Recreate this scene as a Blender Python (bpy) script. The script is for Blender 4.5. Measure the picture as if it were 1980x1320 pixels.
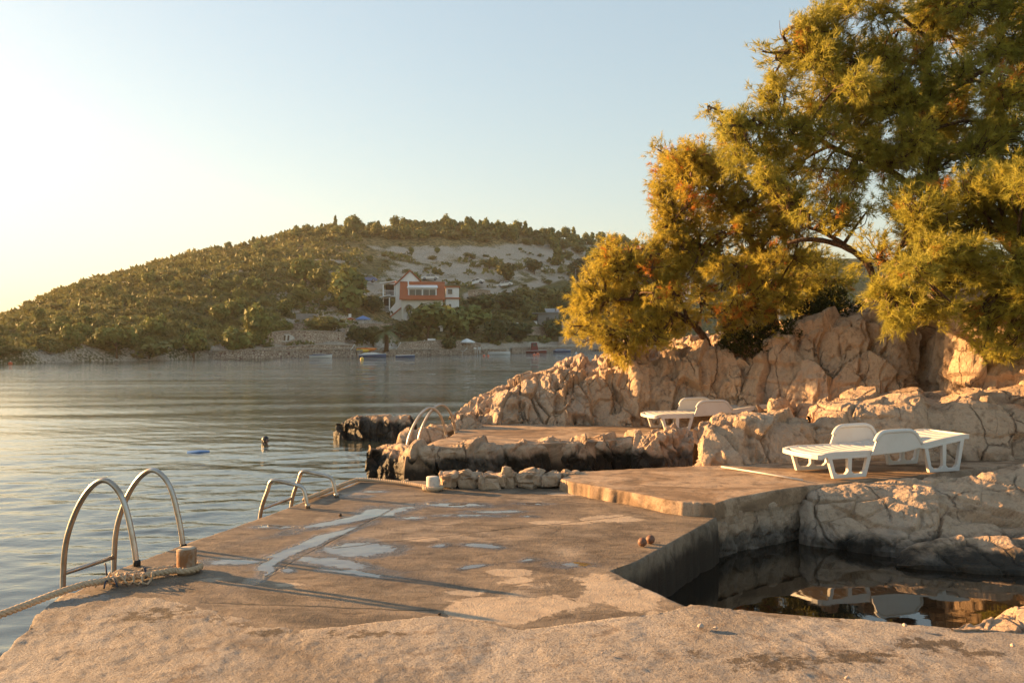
import bpy, bmesh, math, random
import numpy as np
from mathutils import Vector, Matrix

for _o in list(bpy.data.objects):
    bpy.data.objects.remove(_o)
SC = bpy.context.scene
COL = SC.collection
random.seed(7)
RNG = np.random.default_rng(11)

# ------------------------------------------------------------------ camera, sky, sun, exposure
EYE = 2.1                       # metres above the water
FPX = 1598.0                    # focal length in photo pixels (1980 wide)
cam = bpy.data.cameras.new('camera')
cam.sensor_width = 36.0
cam.lens = 36.0 * FPX / 1980.0
cam.clip_start = 0.1
cam.clip_end = 6000
camo = bpy.data.objects.new('camera', cam)
camo.location = (0, 0, EYE)
camo.rotation_euler = (math.radians(90), 0, 0)
COL.objects.link(camo)
SC.camera = camo

SUN_EL = math.radians(11.3)
SUN_AZ = math.radians(-67.0)    # left of the view direction (+Y)
world = bpy.data.worlds.new('World')
SC.world = world
world.use_nodes = True
wn = world.node_tree.nodes
wl = world.node_tree.links
wn.clear()
w_out = wn.new('ShaderNodeOutputWorld')
w_bg = wn.new('ShaderNodeBackground')
w_sky = wn.new('ShaderNodeTexSky')
w_sky.sky_type = 'NISHITA'
w_sky.sun_disc = False
w_sky.sun_elevation = SUN_EL
w_sky.sun_rotation = SUN_AZ
w_sky.altitude = 0
w_sky.air_density = 1.5
w_sky.dust_density = 1.0
w_sky.ozone_density = 2.5
w_bg.inputs['Strength'].default_value = 0.15
# hazy evening air and a soft film-like response: the same gentle curve over the whole sky
w_gam = wn.new('ShaderNodeGamma')
w_gam.inputs['Gamma'].default_value = 0.40
wl.new(w_sky.outputs['Color'], w_gam.inputs['Color'])
w_a = wn.new('ShaderNodeMix'); w_a.data_type = 'RGBA'; w_a.blend_type = 'MULTIPLY'; w_a.inputs[0].default_value = 1.0
w_a.inputs[7].default_value = (0.555, 0.580, 0.606, 1)
wl.new(w_gam.outputs['Color'], w_a.inputs[6])
w_b = wn.new('ShaderNodeMix'); w_b.data_type = 'RGBA'; w_b.blend_type = 'MULTIPLY'; w_b.inputs[0].default_value = 1.0
w_b.inputs[7].default_value = (0.138, 0.130, 0.118, 1)
wl.new(w_sky.outputs['Color'], w_b.inputs[6])
w_sum = wn.new('ShaderNodeMix'); w_sum.data_type = 'RGBA'; w_sum.blend_type = 'ADD'; w_sum.inputs[0].default_value = 1.0
wl.new(w_a.outputs[2], w_sum.inputs[6]); wl.new(w_b.outputs[2], w_sum.inputs[7])
wl.new(w_sum.outputs[2], w_bg.inputs['Color'])
wl.new(w_bg.outputs['Background'], w_out.inputs['Surface'])

sl = bpy.data.lights.new('sun', 'SUN')
sl.energy = 5.0
sl.angle = math.radians(0.6)
sl.color = (1.0, 0.565, 0.225)
so = bpy.data.objects.new('sun', sl)
COL.objects.link(so)
_sd = Vector((math.sin(SUN_AZ) * math.cos(SUN_EL), math.cos(SUN_AZ) * math.cos(SUN_EL), math.sin(SUN_EL)))
so.rotation_euler = _sd.to_track_quat('Z', 'Y').to_euler()
so.location = (-30, 20, 40)

SC.view_settings.view_transform = 'Standard'
SC.view_settings.look = 'None'
SC.view_settings.gamma = 1.0
SC.view_settings.use_curve_mapping = False
SC.view_settings.exposure = 2.06
SC.render.engine = 'CYCLES'
SC.cycles.max_bounces = 6
SC.cycles.diffuse_bounces = 3
SC.cycles.glossy_bounces = 3
SC.cycles.transparent_max_bounces = 4
SC.cycles.use_denoising = True

# ------------------------------------------------------------------ numpy noise
def _h(ix, iy, iz, s):
    n = (ix.astype(np.int64) * 374761393 + iy.astype(np.int64) * 668265263 + iz.astype(np.int64) * 2147483647 + s * 974634541) & 0xffffffff
    n = ((n ^ (n >> 13)) * 1274126177) & 0xffffffff
    n = ((n ^ (n >> 15)) * 2246822519) & 0xffffffff
    return ((n ^ (n >> 16)) & 0xffffff).astype(np.float64) / 16777215.0

def vnoise(p, s=0):
    """smooth value noise, -1..1"""
    f = np.floor(p)
    t = p - f
    t = t * t * t * (t * (t * 6 - 15) + 10)
    i = f.astype(np.int64)
    r = 0
    for dx in (0, 1):
        wx = t[:, 0] if dx else 1 - t[:, 0]
        for dy in (0, 1):
            wy = t[:, 1] if dy else 1 - t[:, 1]
            for dz in (0, 1):
                wz = t[:, 2] if dz else 1 - t[:, 2]
                r = r + wx * wy * wz * _h(i[:, 0] + dx, i[:, 1] + dy, i[:, 2] + dz, s)
    return r * 2 - 1

def fbm(p, o=4, s=0, gain=0.5):
    r = 0; a = 1.0; q = p.copy(); tot = 0
    for k in range(o):
        r = r + a * vnoise(q + 17.3 * k, s + k); tot += a
        a *= gain; q = q * 2.03
    return r / tot

def ridged(p, o=4, s=0, gain=0.55):
    r = 0; a = 1.0; q = p.copy(); tot = 0
    for k in range(o):
        r = r + a * (1 - 2 * np.abs(vnoise(q + 9.1 * k, s + k))); tot += a
        a *= gain; q = q * 2.1
    return r / tot

def worley(p, s=0, jit=0.85):
    i = np.floor(p).astype(np.int64)
    n = len(p)
    f1 = np.full(n, 9.0); f2 = np.full(n, 9.0)
    c1 = np.zeros((n, 3)); h1 = np.zeros(n)
    for dx in (-1, 0, 1):
        for dy in (-1, 0, 1):
            for dz in (-1, 0, 1):
                a, b, c = i[:, 0] + dx, i[:, 1] + dy, i[:, 2] + dz
                h = _h(a, b, c, s)
                cx = a + 0.5 + jit * (h - 0.5)
                cy = b + 0.5 + jit * (_h(a, b, c, s + 1) - 0.5)
                cz = c + 0.5 + jit * (_h(a, b, c, s + 2) - 0.5)
                d = np.sqrt((cx - p[:, 0]) ** 2 + (cy - p[:, 1]) ** 2 + (cz - p[:, 2]) ** 2)
                m = d < f1
                f2 = np.where(m, f1, np.minimum(f2, d))
                f1 = np.where(m, d, f1)
                h1 = np.where(m, h, h1)
                c1[m] = np.stack([cx, cy, cz], 1)[m]
    return f1, f2, h1, c1

def sstep(a, b, x):
    t = np.clip((x - a) / (b - a), 0, 1)
    return t * t * (3 - 2 * t)

# ------------------------------------------------------------------ positions measured in the photograph
def at(x, y, Y):
    """world point seen at photo pixel x,y at depth Y"""
    return Vector(((x - 990) / FPX * Y, Y, EYE - (y - 660) / FPX * Y))
def gr(x, y, z=0.0):
    """world point on the level z seen at photo pixel x,y"""
    Y = (EYE - z) * FPX / (y - 660.0)
    return Vector(((x - 990) / FPX * Y, Y, z))

# ------------------------------------------------------------------ object helpers
def tag(o, label=None, cat=None, group=None, kind=None):
    if label: o['label'] = label
    if cat: o['category'] = cat
    if group: o['group'] = group
    if kind: o['kind'] = kind
    return o
def empty(name, loc=(0, 0, 0), rz=0.0, parent=None):
    o = bpy.data.objects.new(name, None)
    COL.objects.link(o)
    o.location = loc
    o.rotation_euler = (0, 0, rz)
    o.empty_display_size = 0.2
    o.parent = parent
    return o
def link(name, me, mat=None, parent=None):
    if mat is not None and not me.materials:
        me.materials.append(mat)
    o = bpy.data.objects.new(name, me)
    COL.objects.link(o)
    o.parent = parent
    return o
def copy_tree(o, parent=None):
    c = o.copy()
    COL.objects.link(c)
    c.parent = parent
    for ch in o.children:
        copy_tree(ch, c)
    return c

def np_mesh(name, V, F, smooth=True):
    """V (n,3); F (m,k) with k 3 or 4"""
    me = bpy.data.meshes.new(name)
    V = np.asarray(V, dtype=np.float32); F = np.asarray(F, dtype=np.int32)
    m, k = F.shape
    me.vertices.add(len(V)); me.vertices.foreach_set('co', V.ravel())
    me.loops.add(m * k); me.loops.foreach_set('vertex_index', F.ravel())
    me.polygons.add(m)
    me.polygons.foreach_set('loop_start', np.arange(0, m * k, k, dtype=np.int32))
    me.polygons.foreach_set('loop_total', np.full(m, k, dtype=np.int32))
    me.polygons.foreach_set('use_smooth', np.full(m, smooth, dtype=bool))
    me.update(calc_edges=True)
    return me
def set_attr(me, name, arr):
    a = me.attributes.new(name, 'FLOAT', 'POINT')
    a.data.foreach_set('value', np.asarray(arr, dtype=np.float32).ravel())
def grid_faces(nu, nv, closed_v=False):
    i = np.arange(nu - 1)[:, None]
    j = np.arange(nv if closed_v else nv - 1)[None, :]
    a = i * nv + j
    b = i * nv + (j + 1) % nv
    return np.stack([a, b, b + nv, a + nv], -1).reshape(-1, 4)

class MB:
    """collects simple solids into one mesh"""
    def __init__(s): s.v = []; s.f = []
    def add(s, vs, fs):
        n = len(s.v); s.v += [tuple(v) for v in vs]; s.f += [tuple(i + n for i in f) for f in fs]; return s
    def box(s, x0, x1, y0, y1, z0, z1):
        return s.add([(x0,y0,z0),(x1,y0,z0),(x1,y1,z0),(x0,y1,z0),(x0,y0,z1),(x1,y0,z1),(x1,y1,z1),(x0,y1,z1)],
                     [(0,3,2,1),(4,5,6,7),(0,1,5,4),(1,2,6,5),(2,3,7,6),(3,0,4,7)])
    def prism(s, pts, y0, y1):
        """outline in x,z pushed from y0 to y1"""
        n = len(pts)
        vs = [(x, y0, z) for x, z in pts] + [(x, y1, z) for x, z in pts]
        fs = [tuple(range(n)), tuple(range(2 * n - 1, n - 1, -1))]
        fs += [((i + 1) % n, i, n + i, n + (i + 1) % n) for i in range(n)]
        return s.add(vs, fs)
    def tube(s, pts, r, n=10, cap=True):
        pts = [Vector(p) for p in pts]
        rs = r if isinstance(r, (list, tuple)) else [r] * len(pts)
        vs = []; fs = []
        up = Vector((0.123, 0.2, 1.0)).normalized()
        prev = None
        for i, p in enumerate(pts):
            t = (pts[min(i + 1, len(pts) - 1)] - pts[max(i - 1, 0)]).normalized()
            if prev is None:
                a = t.cross(up if abs(t.dot(up)) < 0.95 else Vector((1, 0, 0))).normalized()
            else:
                a = (prev - t * prev.dot(t)).normalized()
            prev = a
            b = t.cross(a)
            for k in range(n):
                c = 2 * math.pi * k / n
                vs.append(p + (a * math.cos(c) + b * math.sin(c)) * rs[i])
        for i in range(len(pts) - 1):
            for k in range(n):
                k2 = (k + 1) % n
                fs.append((i * n + k, i * n + k2, (i + 1) * n + k2, (i + 1) * n + k))
        if cap:
            fs.append(tuple(range(n - 1, -1, -1)))
            fs.append(tuple((len(pts) - 1) * n + k for k in range(n)))
        return s.add(vs, fs)
    def lathe(s, prof, n=20, c=(0, 0, 0)):
        vs = []; fs = []
        for r, z in prof:
            for k in range(n):
                a = 2 * math.pi * k / n
                vs.append((c[0] + r * math.cos(a), c[1] + r * math.sin(a), c[2] + z))
        for i in range(len(prof) - 1):
            for k in range(n):
                k2 = (k + 1) % n
                fs.append((i * n + k, i * n + k2, (i + 1) * n + k2, (i + 1) * n + k))
        fs.append(tuple(range(n - 1, -1, -1)))
        fs.append(tuple((len(prof) - 1) * n + k for k in range(n)))
        return s.add(vs, fs)
    def mesh(s, name, smooth=False):
        me = bpy.data.meshes.new(name)
        me.from_pydata([tuple(v) for v in s.v], [], s.f)
        if smooth:
            me.polygons.foreach_set('use_smooth', [True] * len(me.polygons))
        me.update()
        return me
    def build(s, name, mat, parent=None, smooth=False, bevel=0.0):
        me = s.mesh(name, smooth)
        if bevel:
            bm = bmesh.new(); bm.from_mesh(me)
            bmesh.ops.remove_doubles(bm, verts=bm.verts, dist=1e-5)
            eds = [e for e in bm.edges if len(e.link_faces) == 2 and e.calc_face_angle(0) > 0.6]
            bmesh.ops.bevel(bm, geom=eds, offset=bevel, segments=2, affect='EDGES', profile=0.6)
            bm.to_mesh(me); bm.free(); me.update()
        return link(name, me, mat, parent)

def smooth_path(pts, n=8):
    """Catmull-Rom through the points"""
    P = [Vector(p) for p in pts]
    P = [P[0] * 2 - P[1]] + P + [P[-1] * 2 - P[-2]]
    out = []
    for i in range(1, len(P) - 2):
        for k in range(n):
            t = k / n
            a, b, c, d = P[i - 1], P[i], P[i + 1], P[i + 2]
            out.append(0.5 * ((2 * b) + (c - a) * t + (2 * a - 5 * b + 4 * c - d) * t * t + (3 * b - a - 3 * c + d) * t ** 3))
    out.append(P[-2])
    return out

# ------------------------------------------------------------------ materials
class NT:
    def __init__(s, name):
        s.m = bpy.data.materials.new(name); s.m.use_nodes = True
        s.n = s.m.node_tree.nodes; s.l = s.m.node_tree.links
        s.b = s.n['Principled BSDF']; s.o = s.n['Material Output']
        s.b.inputs['Specular IOR Level'].default_value = 0.35
    def new(s, t, **kw):
        n = s.n.new(t)
        for k, v in kw.items(): setattr(n, k, v)
        return n
    def put(s, sock, v):
        if hasattr(v, 'is_output'): s.l.new(v, sock)
        else: sock.default_value = v if not isinstance(v, tuple) or len(v) != 3 or sock.type != 'RGBA' else (*v, 1)
    def pos(s, scale=(1, 1, 1), rot=(0, 0, 0), obj=False, loc=(0, 0, 0)):
        if obj:
            tc = s.new('ShaderNodeTexCoord').outputs['Object']
        else:
            tc = s.new('ShaderNodeNewGeometry').outputs['Position']
        mp = s.new('ShaderNodeMapping')
        s.l.new(tc, mp.inputs['Vector'])
        mp.inputs['Scale'].default_value = scale; mp.inputs['Rotation'].default_value = rot; mp.inputs['Location'].default_value = loc
        return mp.outputs['Vector']
    def noise(s, scale=5, detail=6, rough=0.6, vec=None, dist=0.0, out='Fac'):
        n = s.new('ShaderNodeTexNoise')
        n.inputs['Scale'].default_value = scale; n.inputs['Detail'].default_value = detail
        n.inputs['Roughness'].default_value = rough; n.inputs['Distortion'].default_value = dist
        s.l.new(vec if vec is not None else s.pos(), n.inputs['Vector'])
        return n.outputs[out]
    def voro(s, scale=5, vec=None, feature='F1', out='Distance', rand=1.0):
        n = s.new('ShaderNodeTexVoronoi'); n.feature = feature
        n.inputs['Scale'].default_value = scale; n.inputs['Randomness'].default_value = rand
        s.l.new(vec if vec is not None else s.pos(), n.inputs['Vector'])
        return n.outputs[out]
    def ramp(s, fac, stops, interp='LINEAR'):
        n = s.new('ShaderNodeValToRGB'); n.color_ramp.interpolation = interp
        e = n.color_ramp.elements
        while len(e) < len(stops): e.new(0.5)
        for k, (p, c) in enumerate(stops):
            e[k].position = p
            e[k].color = (*c, 1) if isinstance(c, tuple) else (c, c, c, 1)
        s.put(n.inputs['Fac'], fac)
        return n.outputs['Color']
    def mix(s, fac, a, b, mode='MIX'):
        n = s.new('ShaderNodeMix'); n.data_type = 'RGBA'; n.blend_type = mode
        s.put(n.inputs[0], fac); s.put(n.inputs[6], a); s.put(n.inputs[7], b)
        return n.outputs[2]
    def math(s, op, a, b=0.0, clamp=False):
        n = s.new('ShaderNodeMath'); n.operation = op; n.use_clamp = clamp
        s.put(n.inputs[0], a); s.put(n.inputs[1], b)
        return n.outputs[0]
    def rng(s, v, a, b, c=0.0, d=1.0):
        n = s.new('ShaderNodeMapRange'); n.interpolation_type = 'SMOOTHSTEP'
        s.put(n.inputs['Value'], v)
        n.inputs['From Min'].default_value = a; n.inputs['From Max'].default_value = b
        n.inputs['To Min'].default_value = c; n.inputs['To Max'].default_value = d
        return n.outputs['Result']
    def attr(s, name, out='Fac'):
        n = s.new('ShaderNodeAttribute'); n.attribute_name = name
        return n.outputs[out]
    def z(s):
        g = s.new('ShaderNodeNewGeometry'); x = s.new('ShaderNodeSeparateXYZ')
        s.l.new(g.outputs['Position'], x.inputs[0]); return x.outputs['Z']
    def rnd(s):
        return s.new('ShaderNodeObjectInfo').outputs['Random']
    def bump(s, h, strength=0.5, dist=0.02, prev=None):
        n = s.new('ShaderNodeBump')
        n.inputs['Strength'].default_value = strength; n.inputs['Distance'].default_value = dist
        s.l.new(h, n.inputs['Height'])
        if prev is not None: s.l.new(prev, n.inputs['Normal'])
        return n.outputs['Normal']
    def done(s, color=None, rough=None, normal=None, spec=None, metal=None):
        if color is not None: s.put(s.b.inputs['Base Color'], color)
        if rough is not None: s.put(s.b.inputs['Roughness'], rough)
        if normal is not None: s.l.new(normal, s.b.inputs['Normal'])
        if spec is not None: s.put(s.b.inputs['Specular IOR Level'], spec)
        if metal is not None: s.put(s.b.inputs['Metallic'], metal)
        return s.m

def plain(name, col, rough=0.6, spec=0.35, metal=0.0, var=0.12, scale=9.0):
    t = NT(name)
    n = t.noise(scale, 5, 0.6)
    c = t.mix(t.ramp(n, [(0.3, 0.0), (0.7, 1.0)]), tuple(x * (1 - var) for x in col), tuple(min(1, x * (1 + var)) for x in col))
    return t.done(c, rough, None, spec, metal)
# ------------------------------------------------------------------ the far shore: one hillside
# columns: photo bearing x -> (depth Y, height z) from the water's edge up to the crest and down behind it
HILL = [
 (-900, [(58, -0.6), (59, .7), (70, 1.2), (85, 1.6), (105, 1.6), (125, 1.4), (150, 1.0), (200, -0.5)]),
 (-300, [(66, -0.6), (67, .8), (80, 1.6), (95, 2.2), (115, 2.6), (140, 2.6), (165, 2.2), (230, -0.5)]),
 (0,    [(77, -0.6), (78.5, .8), (88, 2.2), (100, 3.3), (118, 4.4), (140, 5.2), (165, 5.7), (260, 1.0)]),
 (200,  [(87, -0.6), (88.5, .8), (98, 3.2), (118, 7.0), (145, 11.5), (175, 15.0), (215, 16.2), (320, 8.0)]),
 (420,  [(99, -0.6), (100.5, 1.0), (112, 3.6), (130, 8.5), (160, 15.0), (200, 21.5), (262, 28.5), (400, 20.0)]),
 (640,  [(110, -0.6), (112, 1.0), (126, 4.6), (146, 9.6), (176, 17.0), (225, 28.0), (300, 41.5), (440, 34.0)]),
 (820,  [(128, -0.6), (130, 1.1), (146, 3.6), (172, 11.0), (197, 17.2), (232, 25.5), (300, 42.3), (460, 40.0)]),
 (950,  [(138, -0.6), (140, 1.1), (156, 4.2), (178, 10.5), (205, 17.6), (242, 26.5), (305, 42.2), (480, 40.0)]),
 (1080, [(164, -0.6), (166, 1.2), (182, 4.4), (204, 11.0), (232, 19.0), (270, 29.0), (332, 42.5), (500, 41.0)]),
 (1200, [(212, -0.6), (214, 1.2), (232, 5.0), (254, 12.0), (282, 21.0), (318, 31.0), (368, 44.0), (540, 42.0)]),
 (1340, [(285, -0.6), (287, 1.4), (305, 6.0), (326, 14.0), (350, 23.0), (380, 34.0), (420, 46.0), (600, 45.0)]),
 (1700, [(320, -0.6), (322, 1.4), (350, 7.0), (380, 17.0), (410, 28.0), (450, 40.0), (500, 51.0), (700, 50.0)]),
 (2400, [(340, -0.6), (342, 1.4), (375, 7.0), (405, 17.0), (440, 28.0), (480, 38.0), (540, 48.0), (760, 46.0)]),
 (3200, [(360, -0.6), (362, 1.4), (395, 7.0), (425, 15.0), (460, 24.0), (500, 32.0), (560, 40.0), (800, 38.0)]),
]
_hx = np.array([h[0] for h in HILL], float)
_hc = np.array([h[1] for h in HILL], float)          # (cols, 8, 2)

def _cr(P, t):
    """monotone-ish Catmull-Rom of P (k, d) at parameters t in 0..k-1"""
    k = len(P)
    i = np.clip(np.floor(t).astype(int), 0, k - 2)
    f = (t - i)[:, None]
    a = P[np.clip(i - 1, 0, k - 1)]; b = P[i]; c = P[i + 1]; d = P[np.clip(i + 2, 0, k - 1)]
    return 0.5 * (2 * b + (c - a) * f + (2 * a - 5 * b + 4 * c - d) * f ** 2 + (3 * b - a - 3 * c + d) * f ** 3)
def hill_cols(xs):
    """(len(xs), 8, 2) control points by linear blend between columns, smoothed"""
    i = np.clip(np.searchsorted(_hx, xs) - 1, 0, len(_hx) - 2)
    f = (xs - _hx[i]) / (_hx[i + 1] - _hx[i])
    f = f * f * (3 - 2 * f) * 0.6 + f * 0.4
    return _hc[i] * (1 - f)[:, None, None] + _hc[i + 1] * f[:, None, None]
def hill_point(x, t):
    """arrays x, t -> world points (n,3) with surface relief"""
    C = hill_cols(x)
    n = len(x)
    k = C.shape[1]
    i = np.clip(np.floor(t).astype(int), 0, k - 2)
    f = (t - i)[:, None]
    r = np.arange(n)
    a = C[r, np.clip(i - 1, 0, k - 1)]; b = C[r, i]; c = C[r, i + 1]; d = C[r, np.clip(i + 2, 0, k - 1)]
    q = 0.5 * (2 * b + (c - a) * f + (2 * a - 5 * b + 4 * c - d) * f ** 2 + (3 * b - a - 3 * c + d) * f ** 3)
    lin = b * (1 - f) + c * f
    q = np.where(i[:, None] < 1, lin, q)
    P = np.stack([(x - 990) / FPX * q[:, 0], q[:, 0], q[:, 1]], 1)
    amp = sstep(1.0, 2.0, t)
    P[:, 2] += amp * (0.9 * fbm(P * 0.06, 3, 5) + 0.35 * fbm(P * 0.35, 3, 8))
    P[:, 2] += sstep(0.2, 1.2, t) * 0.25 * vnoise(P * 0.5, 3)
    sh = sstep(0.5, 1.0, t) * (1 - sstep(1.3, 2.0, t)) * (1 - sstep(400, 440, x))
    P[:, 2] += sh * (0.9 * np.abs(fbm(P * np.array([0.35, 0.35, 0.3]), 3, 61)) + 0.5 * fbm(P * 0.9, 2, 62))
    return P
def on_hill(x, y):
    """where the sight line through photo pixel x,y meets the hillside"""
    t = np.linspace(0.4, 6.3, 600)
    P = hill_point(np.full(600, float(x)), t)
    py = 660 - (P[:, 2] - EYE) / P[:, 1] * FPX
    k = np.argmax(py <= y) if (py <= y).any() else int(np.argmin(py))
    return Vector(P[k])
def crest_y(x):
    t = np.linspace(0.4, 7, 300)
    P = hill_point(np.full(300, float(x)), t)
    return float((660 - (P[:, 2] - EYE) / P[:, 1] * FPX).min())

def build_hill():
    xs = np.concatenate([np.linspace(-900, -120, 40), np.linspace(-110, 1500, 290), np.linspace(1510, 3200, 80)])
    ts = np.concatenate([np.linspace(0, 1, 5)[:-1], np.linspace(1, 6, 165), np.linspace(6.05, 7, 14)])
    X, T = np.meshgrid(xs, ts, indexing='ij')
    P = hill_point(X.ravel(), T.ravel())
    px = X.ravel(); py = 660 - (P[:, 2] - EYE) / P[:, 1] * FPX
    n1 = fbm(P * 0.08, 4, 40); n2 = fbm(P * 0.3, 3, 50)
    # where bare limestone shows (1 = rock)
    rock = 0.17 + 0.5 * n1 + 0.35 * n2
    def blob(cx, cy, rx, ry, a):
        return a * np.exp(-(((px - cx) / rx) ** 2 + ((py - cy) / ry) ** 2) ** 1.5)
    rock = rock + blob(1000, 488, 230, 22, 0.62) + blob(860, 525, 150, 16, 0.5) + blob(430, 527, 100, 9, 0.6) + blob(650, 500, 80, 8, 0.5)
    rock = rock + blob(600, 585, 60, 40, 0.4) + blob(640, 645, 150, 34, 0.75) + blob(700, 555, 50, 25, 0.35) + blob(1050, 530, 120, 22, 0.3)
    rock = rock + (0.45 + 0.55 * sstep(380, 440, px)) * (1 - sstep(1.0, 1.5, T.ravel())) - blob(820, 455, 500, 16, 0.9) - blob(250, 600, 250, 40, 0.35)
    rock = np.clip(rock, 0, 1)
    gold = np.clip(0.45 + 0.8 * fbm(P * 0.05, 3, 77) + blob(560, 480, 200, 25, 0.5) + blob(1000, 468, 300, 6, 0.8), 0, 1)
    # the track that climbs past the parked cars
    road = np.zeros(len(P))
    line = [(700, 556), (800, 545), (900, 542), (960, 556), (905, 572), (960, 570), (1040, 548), (1110, 527), (1180, 516)]
    for (x0, y0), (x1, y1) in zip(line[:-1], line[1:]):
        d = np.array([x1 - x0, y1 - y0], float); L2 = d @ d
        u = np.clip(((px - x0) * d[0] + (py - y0) * d[1]) / L2, 0, 1)
        dd = np.hypot(px - x0 - u * d[0], (py - y0 - u * d[1]) * 1.6)
        road = np.maximum(road, 1 - sstep(8, 13, dd))
    # broken stone relief
    f1, f2, h1, c1 = worley(P * 0.55, 3)
    P[:, 2] += rock * (1 - road) * sstep(1.2, 2, T.ravel()) * (0.55 * (h1 - 0.5) - 0.3 * (1 - sstep(0, 0.25, f2 - f1)))
    me = np_mesh('hillside', P, grid_faces(len(xs), len(ts)))
    set_attr(me, 'rock', rock); set_attr(me, 'gold', gold); set_attr(me, 'road', road)
    t = NT('hillside ground')
    n = t.noise(0.9, 8, 0.65); n3 = t.noise(4.0, 6, 0.7)
    grass = t.mix(t.attr('gold'), (0.11, 0.115, 0.042), (0.32, 0.225, 0.095))
    grass = t.mix(t.ramp(n, [(0.4, 0.0), (0.62, 1.0)]), grass, (0.055, 0.060, 0.024))
    stone = t.ramp(n3, [(0.30, (0.15, 0.12, 0.09)), (0.48, (0.40, 0.34, 0.265)), (0.68, (0.60, 0.52, 0.42))])
    rk = t.math('ADD', t.attr('rock'), t.math('MULTIPLY', t.math('SUBTRACT', n3, 0.5), 1.1))
    col = t.mix(t.ramp(rk, [(0.42, 0.0), (0.60, 1.0)]), grass, stone)
    col = t.mix(t.attr('road'), col, t.ramp(n, [(0.3, (0.33, 0.28, 0.22)), (0.7, (0.43, 0.37, 0.295))]))
    t.done(col, 0.95, t.bump(n3, 0.8, 0.4), 0.1)
    o = link('hillside', me, t.m)
    tag(o, kind='structure')
build_hill()

# ------------------------------------------------------------------ the sea: one sheet with real swell
def build_sea():
    yp = np.concatenate([np.linspace(1400, 760, 320), np.linspace(759, 668, 110)[1:], 660 + np.geomspace(7.8, 0.9, 40)])
    Y = EYE * FPX / (yp - 660)
    xs = np.linspace(-110, 2090, 380)
    XS, YY = np.meshgrid(xs, Y, indexing='ij')
    P = np.stack([((XS - 990) / FPX * YY).ravel(), YY.ravel(), np.zeros(XS.size)], 1)
    rg = np.random.default_rng(5)
    h = np.zeros(len(P))
    for k in range(58):
        if k < 40:                                   # ripples
            lam = 0.15 * (6.0 ** rg.random()); th = math.radians(-83 + rg.normal(0, 27)); slope = 0.0128
        else:                                        # long low swell and boat wash
            lam = 1.6 * (3.4 ** rg.random()); th = math.radians(-84 + rg.normal(0, 9)); slope = 0.0042
        kx, ky = 2 * math.pi / lam * math.cos(th), 2 * math.pi / lam * math.sin(th)
        a = slope * lam / (2 * math.pi)
        fade = np.clip(1.5 - P[:, 1] / (lam * 48), 0.0, 1)
        grp = 0.45 + 0.9 * np.clip(0.5 + vnoise(P * np.array([0.05, 0.16, 1]) + k * 3.7, 200 + k), 0, 1.3) if k >= 40 else 1.0
        h += a * fade * grp * np.sin(P[:, 0] * kx + P[:, 1] * ky + rg.random() * 6.28 + 1.0 * vnoise(P * np.array([0.12, 0.25, 1]), k))
    patch = 0.95 + 0.55 * fbm(P * np.array([0.05, 0.30, 1]) + np.array([0, 0, 7.0]), 4, 9)
    # sheltered water between the decks and in the rock pool is calm
    calm = sstep(-0.6, 0.6, P[:, 0]) * (1 - sstep(15, 22, P[:, 1]))
    pool = sstep(0.4, 0.9, P[:, 0]) * (1 - sstep(9.5, 10.5, P[:, 1]))
    far = 0.6 + 0.8 * sstep(20, 50, P[:, 1]) + 2.6 * sstep(45, 130, P[:, 1])
    h *= patch * (1 - 0.8 * calm) * (1 - 0.62 * pool)
    P[:, 2] = h
    me = np_mesh('sea', P, grid_faces(len(xs), len(Y)))
    set_attr(me, 'patch', patch * (1 - 0.7 * calm) * (1 - 0.85 * pool) * far)
    set_attr(me, 'pool', pool)
    t = NT('sea water')
    v1 = t.pos((1.0, 2.1, 1.0), (0, 0, 0.15)); v2 = t.pos((1.0, 1.7, 1.0), (0, 0, -0.35))
    n1 = t.noise(3.2, 3, 0.55, v1, 0.4); n2 = t.noise(9.0, 3, 0.5, v2, 0.3)
    hh = t.math('ADD', t.math('MULTIPLY', n1, 1.0), t.math('MULTIPLY', n2, 0.22))
    hh = t.math('MULTIPLY', hh, t.attr('patch'))
    nb = t.bump(hh, 1.0, 0.013)
    t.b.inputs['IOR'].default_value = 1.38
    t.done(t.mix(t.attr('pool'), (0.030, 0.038, 0.030), (0.014, 0.010, 0.006)), 0.018, nb, 1.0)
    o = link('sea', me, t.m)
    tag(o, kind='structure')
build_sea()
DZ, PZ = 0.42, 0.55             # levels of the lower deck and of the two upper platforms
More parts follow.
